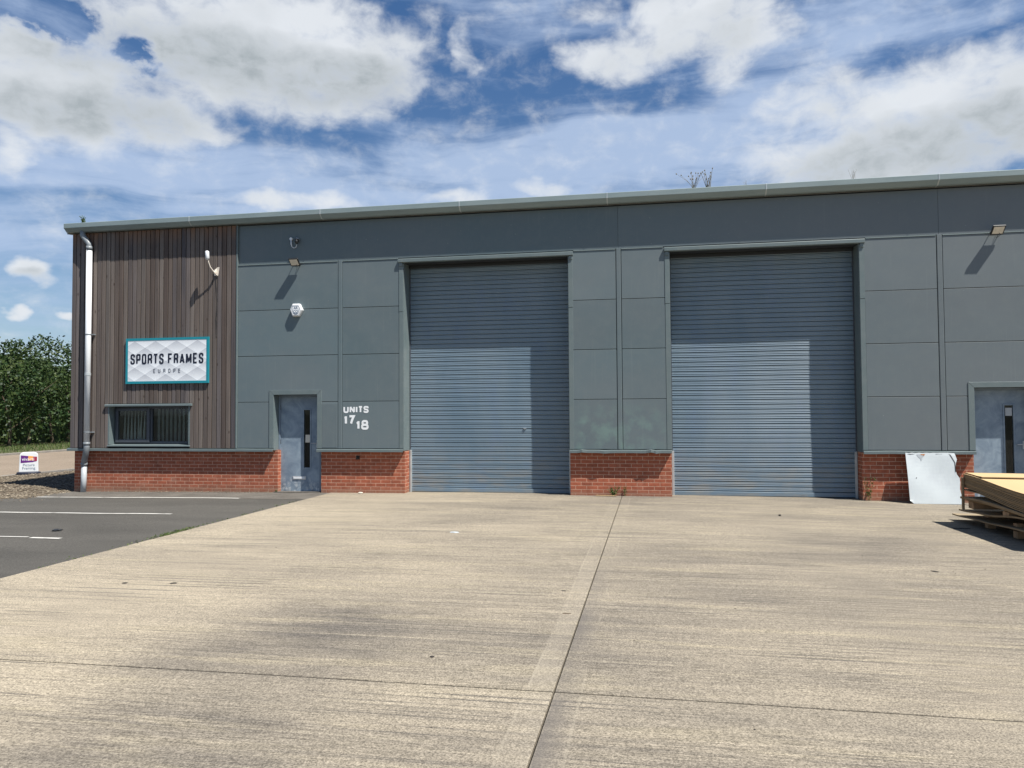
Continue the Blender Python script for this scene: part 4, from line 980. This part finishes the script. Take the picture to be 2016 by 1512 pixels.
GREY=[(-0.568,0.402,0.14,0.024,0.75),(-0.422,0.399,0.097,0.02,0.7),(-0.708,0.334,0.09,0.018,0.7),(-0.607,0.35,0.046,0.016,0.5),(0.36,0.281,0.102,0.029,0.8),(0.255,0.28,0.079,0.017,0.5),(0.08,0.447,0.037,0.016,0.35),(-0.74,0.142,0.029,0.008,0.5),(-0.652,0.425,0.049,0.02,0.45)]
VEIL=[(-0.084,0.326,0.265,0.045,1),(-0.623,0.279,0.253,0.034,0.9),(0.047,0.354,0.123,0.026,0.8),(-0.731,0.215,0.082,0.033,0.6),(0.23,0.431,0.171,0.036,0.55),(0.171,0.364,0.145,0.038,0.7),(-0.318,0.265,0.279,0.028,0.8),(-0.305,0.348,0.087,0.01,0.6),(-0.739,0.402,0.055,0.029,0.4),(-0.15,0.483,0.107,0.021,0.4),(-0.739,0.12,0.102,0.039,0.35)]
BLUE=[(-0.231,0.379,0.134,0.029,1),(-0.434,0.346,0.129,0.019,0.9),(-0.278,0.466,0.087,0.024,0.4),(-0.017,0.385,0.084,0.02,0.7),(0.301,0.395,0.066,0.018,0.5),(-0.634,0.246,0.056,0.01,0.5),(-0.13,0.427,0.06,0.033,0.7)]

def vec2(op,x,y):
    n=w.n('ShaderNodeVectorMath',operation=op); w.link(x,n.inputs[0])
    if isinstance(y,tuple): n.inputs[1].default_value=y
    else: w.link(y,n.inputs[1])
    return n.outputs
def blobs(vec,L,fall=2.0,soft=.25):
    acc=None
    for (a,e,ra,re,k) in L:
        f=1/math.sqrt(fall)
        m_=vec2('MULTIPLY_ADD',vec,(f/ra,f/re,0)); m_[0].node.inputs[2].default_value=(-a*f/ra,-e*f/re,0)
        q=vec2('DOT_PRODUCT',m_[0],m_[0])['Value']
        g=w.math('MULTIPLY_ADD',q,-k,k)
        acc=g if acc is None else w.math('SMOOTH_MAX',acc,g,soft)
    return w.math('MAXIMUM',acc,0)
def vmap(vec,scale,loc=(0,0,0),rot=(0,0,0)):
    m_=w.n('ShaderNodeMapping'); w.link(vec,m_.inputs['Vector']); m_.inputs['Scale'].default_value=scale; m_.inputs['Location'].default_value=loc; m_.inputs['Rotation'].default_value=rot; return m_.outputs[0]
def warp(vec,sc,amt,det=3):
    n=w.n('ShaderNodeTexNoise'); w.link(vmap(vec,sc),n.inputs['Vector']); n.inputs['Scale'].default_value=1; n.inputs['Detail'].default_value=det
    s1=vec2('SUBTRACT',n.outputs['Color'],(.5,.5,.5))[0]; return vec2('ADD',vec,vec2('MULTIPLY',s1,amt)[0])[0]
WA=warp(AE,(15,22,1),(.085,.045,0),4)
b=blobs(WA,CUM); h=blobs(WA,HOLES,2.8)
f=w.noise(vmap(AE,(1,1.5,1)),24,8,.6,.25); fl=w.noise(vmap(AE,(1,1.6,1),(.4,.2,0)),9,2,.45,.1)
h=w.math('MULTIPLY',h,w.mr(f,.36,.6,1.5,.35))
d0=w.math('ADD',w.math('MULTIPLY_ADD',h,-.95,b),w.math('MULTIPLY_ADD',f,1.5,-.77))
# scattered cumulus over the part of the sky outside the view
gen=w.noise(vmap(D,(1,1,2.2),(3,1,2)),2.3,5,.6); outside=w.mr(w.math('ABSOLUTE',w.math('ADD',az,.15)),.75,1.0,0,1)
gd=w.math('MULTIPLY',w.mr(gen,.60,.70,0,1),outside)
acum=w.math('MAXIMUM',w.math('MULTIPLY',w.mr(d0,-.14,.92,0,1,True),.97),gd)
# cirrus veils
WV=warp(AE,(4,7,1),(.16,.06,0),3)
wisp=w.noise(vmap(WV,(2.6,21,1),(0,0,0),(0,0,R(-5))),1.6,7,.6,.2); wisp2=w.noise(vmap(WV,(5,10,1),(2,3,0),(0,0,R(10))),2.0,5,.6,.4)
cb=w.math('MULTIPLY_ADD',blobs(WV,BLUE,2.2),-.75,blobs(WV,VEIL,3.2,.4))
vb=w.math('ADD',w.math('MULTIPLY_ADD',cb,.85,.14),w.math('ADD',w.math('MULTIPLY_ADD',wisp,1.5,-.75),w.math('MULTIPLY_ADD',wisp2,.9,-.45)))
ac=w.math('MULTIPLY',w.mr(vb,.0,.95,0,1,True),.80)
# colours (x10 and more because the background runs low)
gr=w.math('ADD',w.math('MULTIPLY',blobs(WA,GREY,4.2,.5),1.25),w.math('MULTIPLY_ADD',fl,1.3,-.66)); edge=w.mr(d0,.25,1.15,0,1)
shade=w.math('MULTIPLY',w.mr(gr,-.12,.82,.03,1),edge)
cw=w.mix(shade,(8.6,9.0,9.5),(4.5,5.0,5.3))
SKYT=w.mix(w.mr(el,.0,.5),(.98,1.03,1.08),(.55,.84,1.12)); skyc=w.mix(1,sky.outputs[0],SKYT,'MULTIPLY')
c1=w.mix(ac,skyc,(5.3,6.6,8.9)); c2=w.mix(acum,c1,cw); w.link(c2,bg.inputs['Color'])

scn.render.engine='CYCLES'
scn.view_settings.view_transform='Standard'; scn.view_settings.look='None'; scn.view_settings.exposure=.75; scn.view_settings.gamma=1
scn.cycles.max_bounces=6
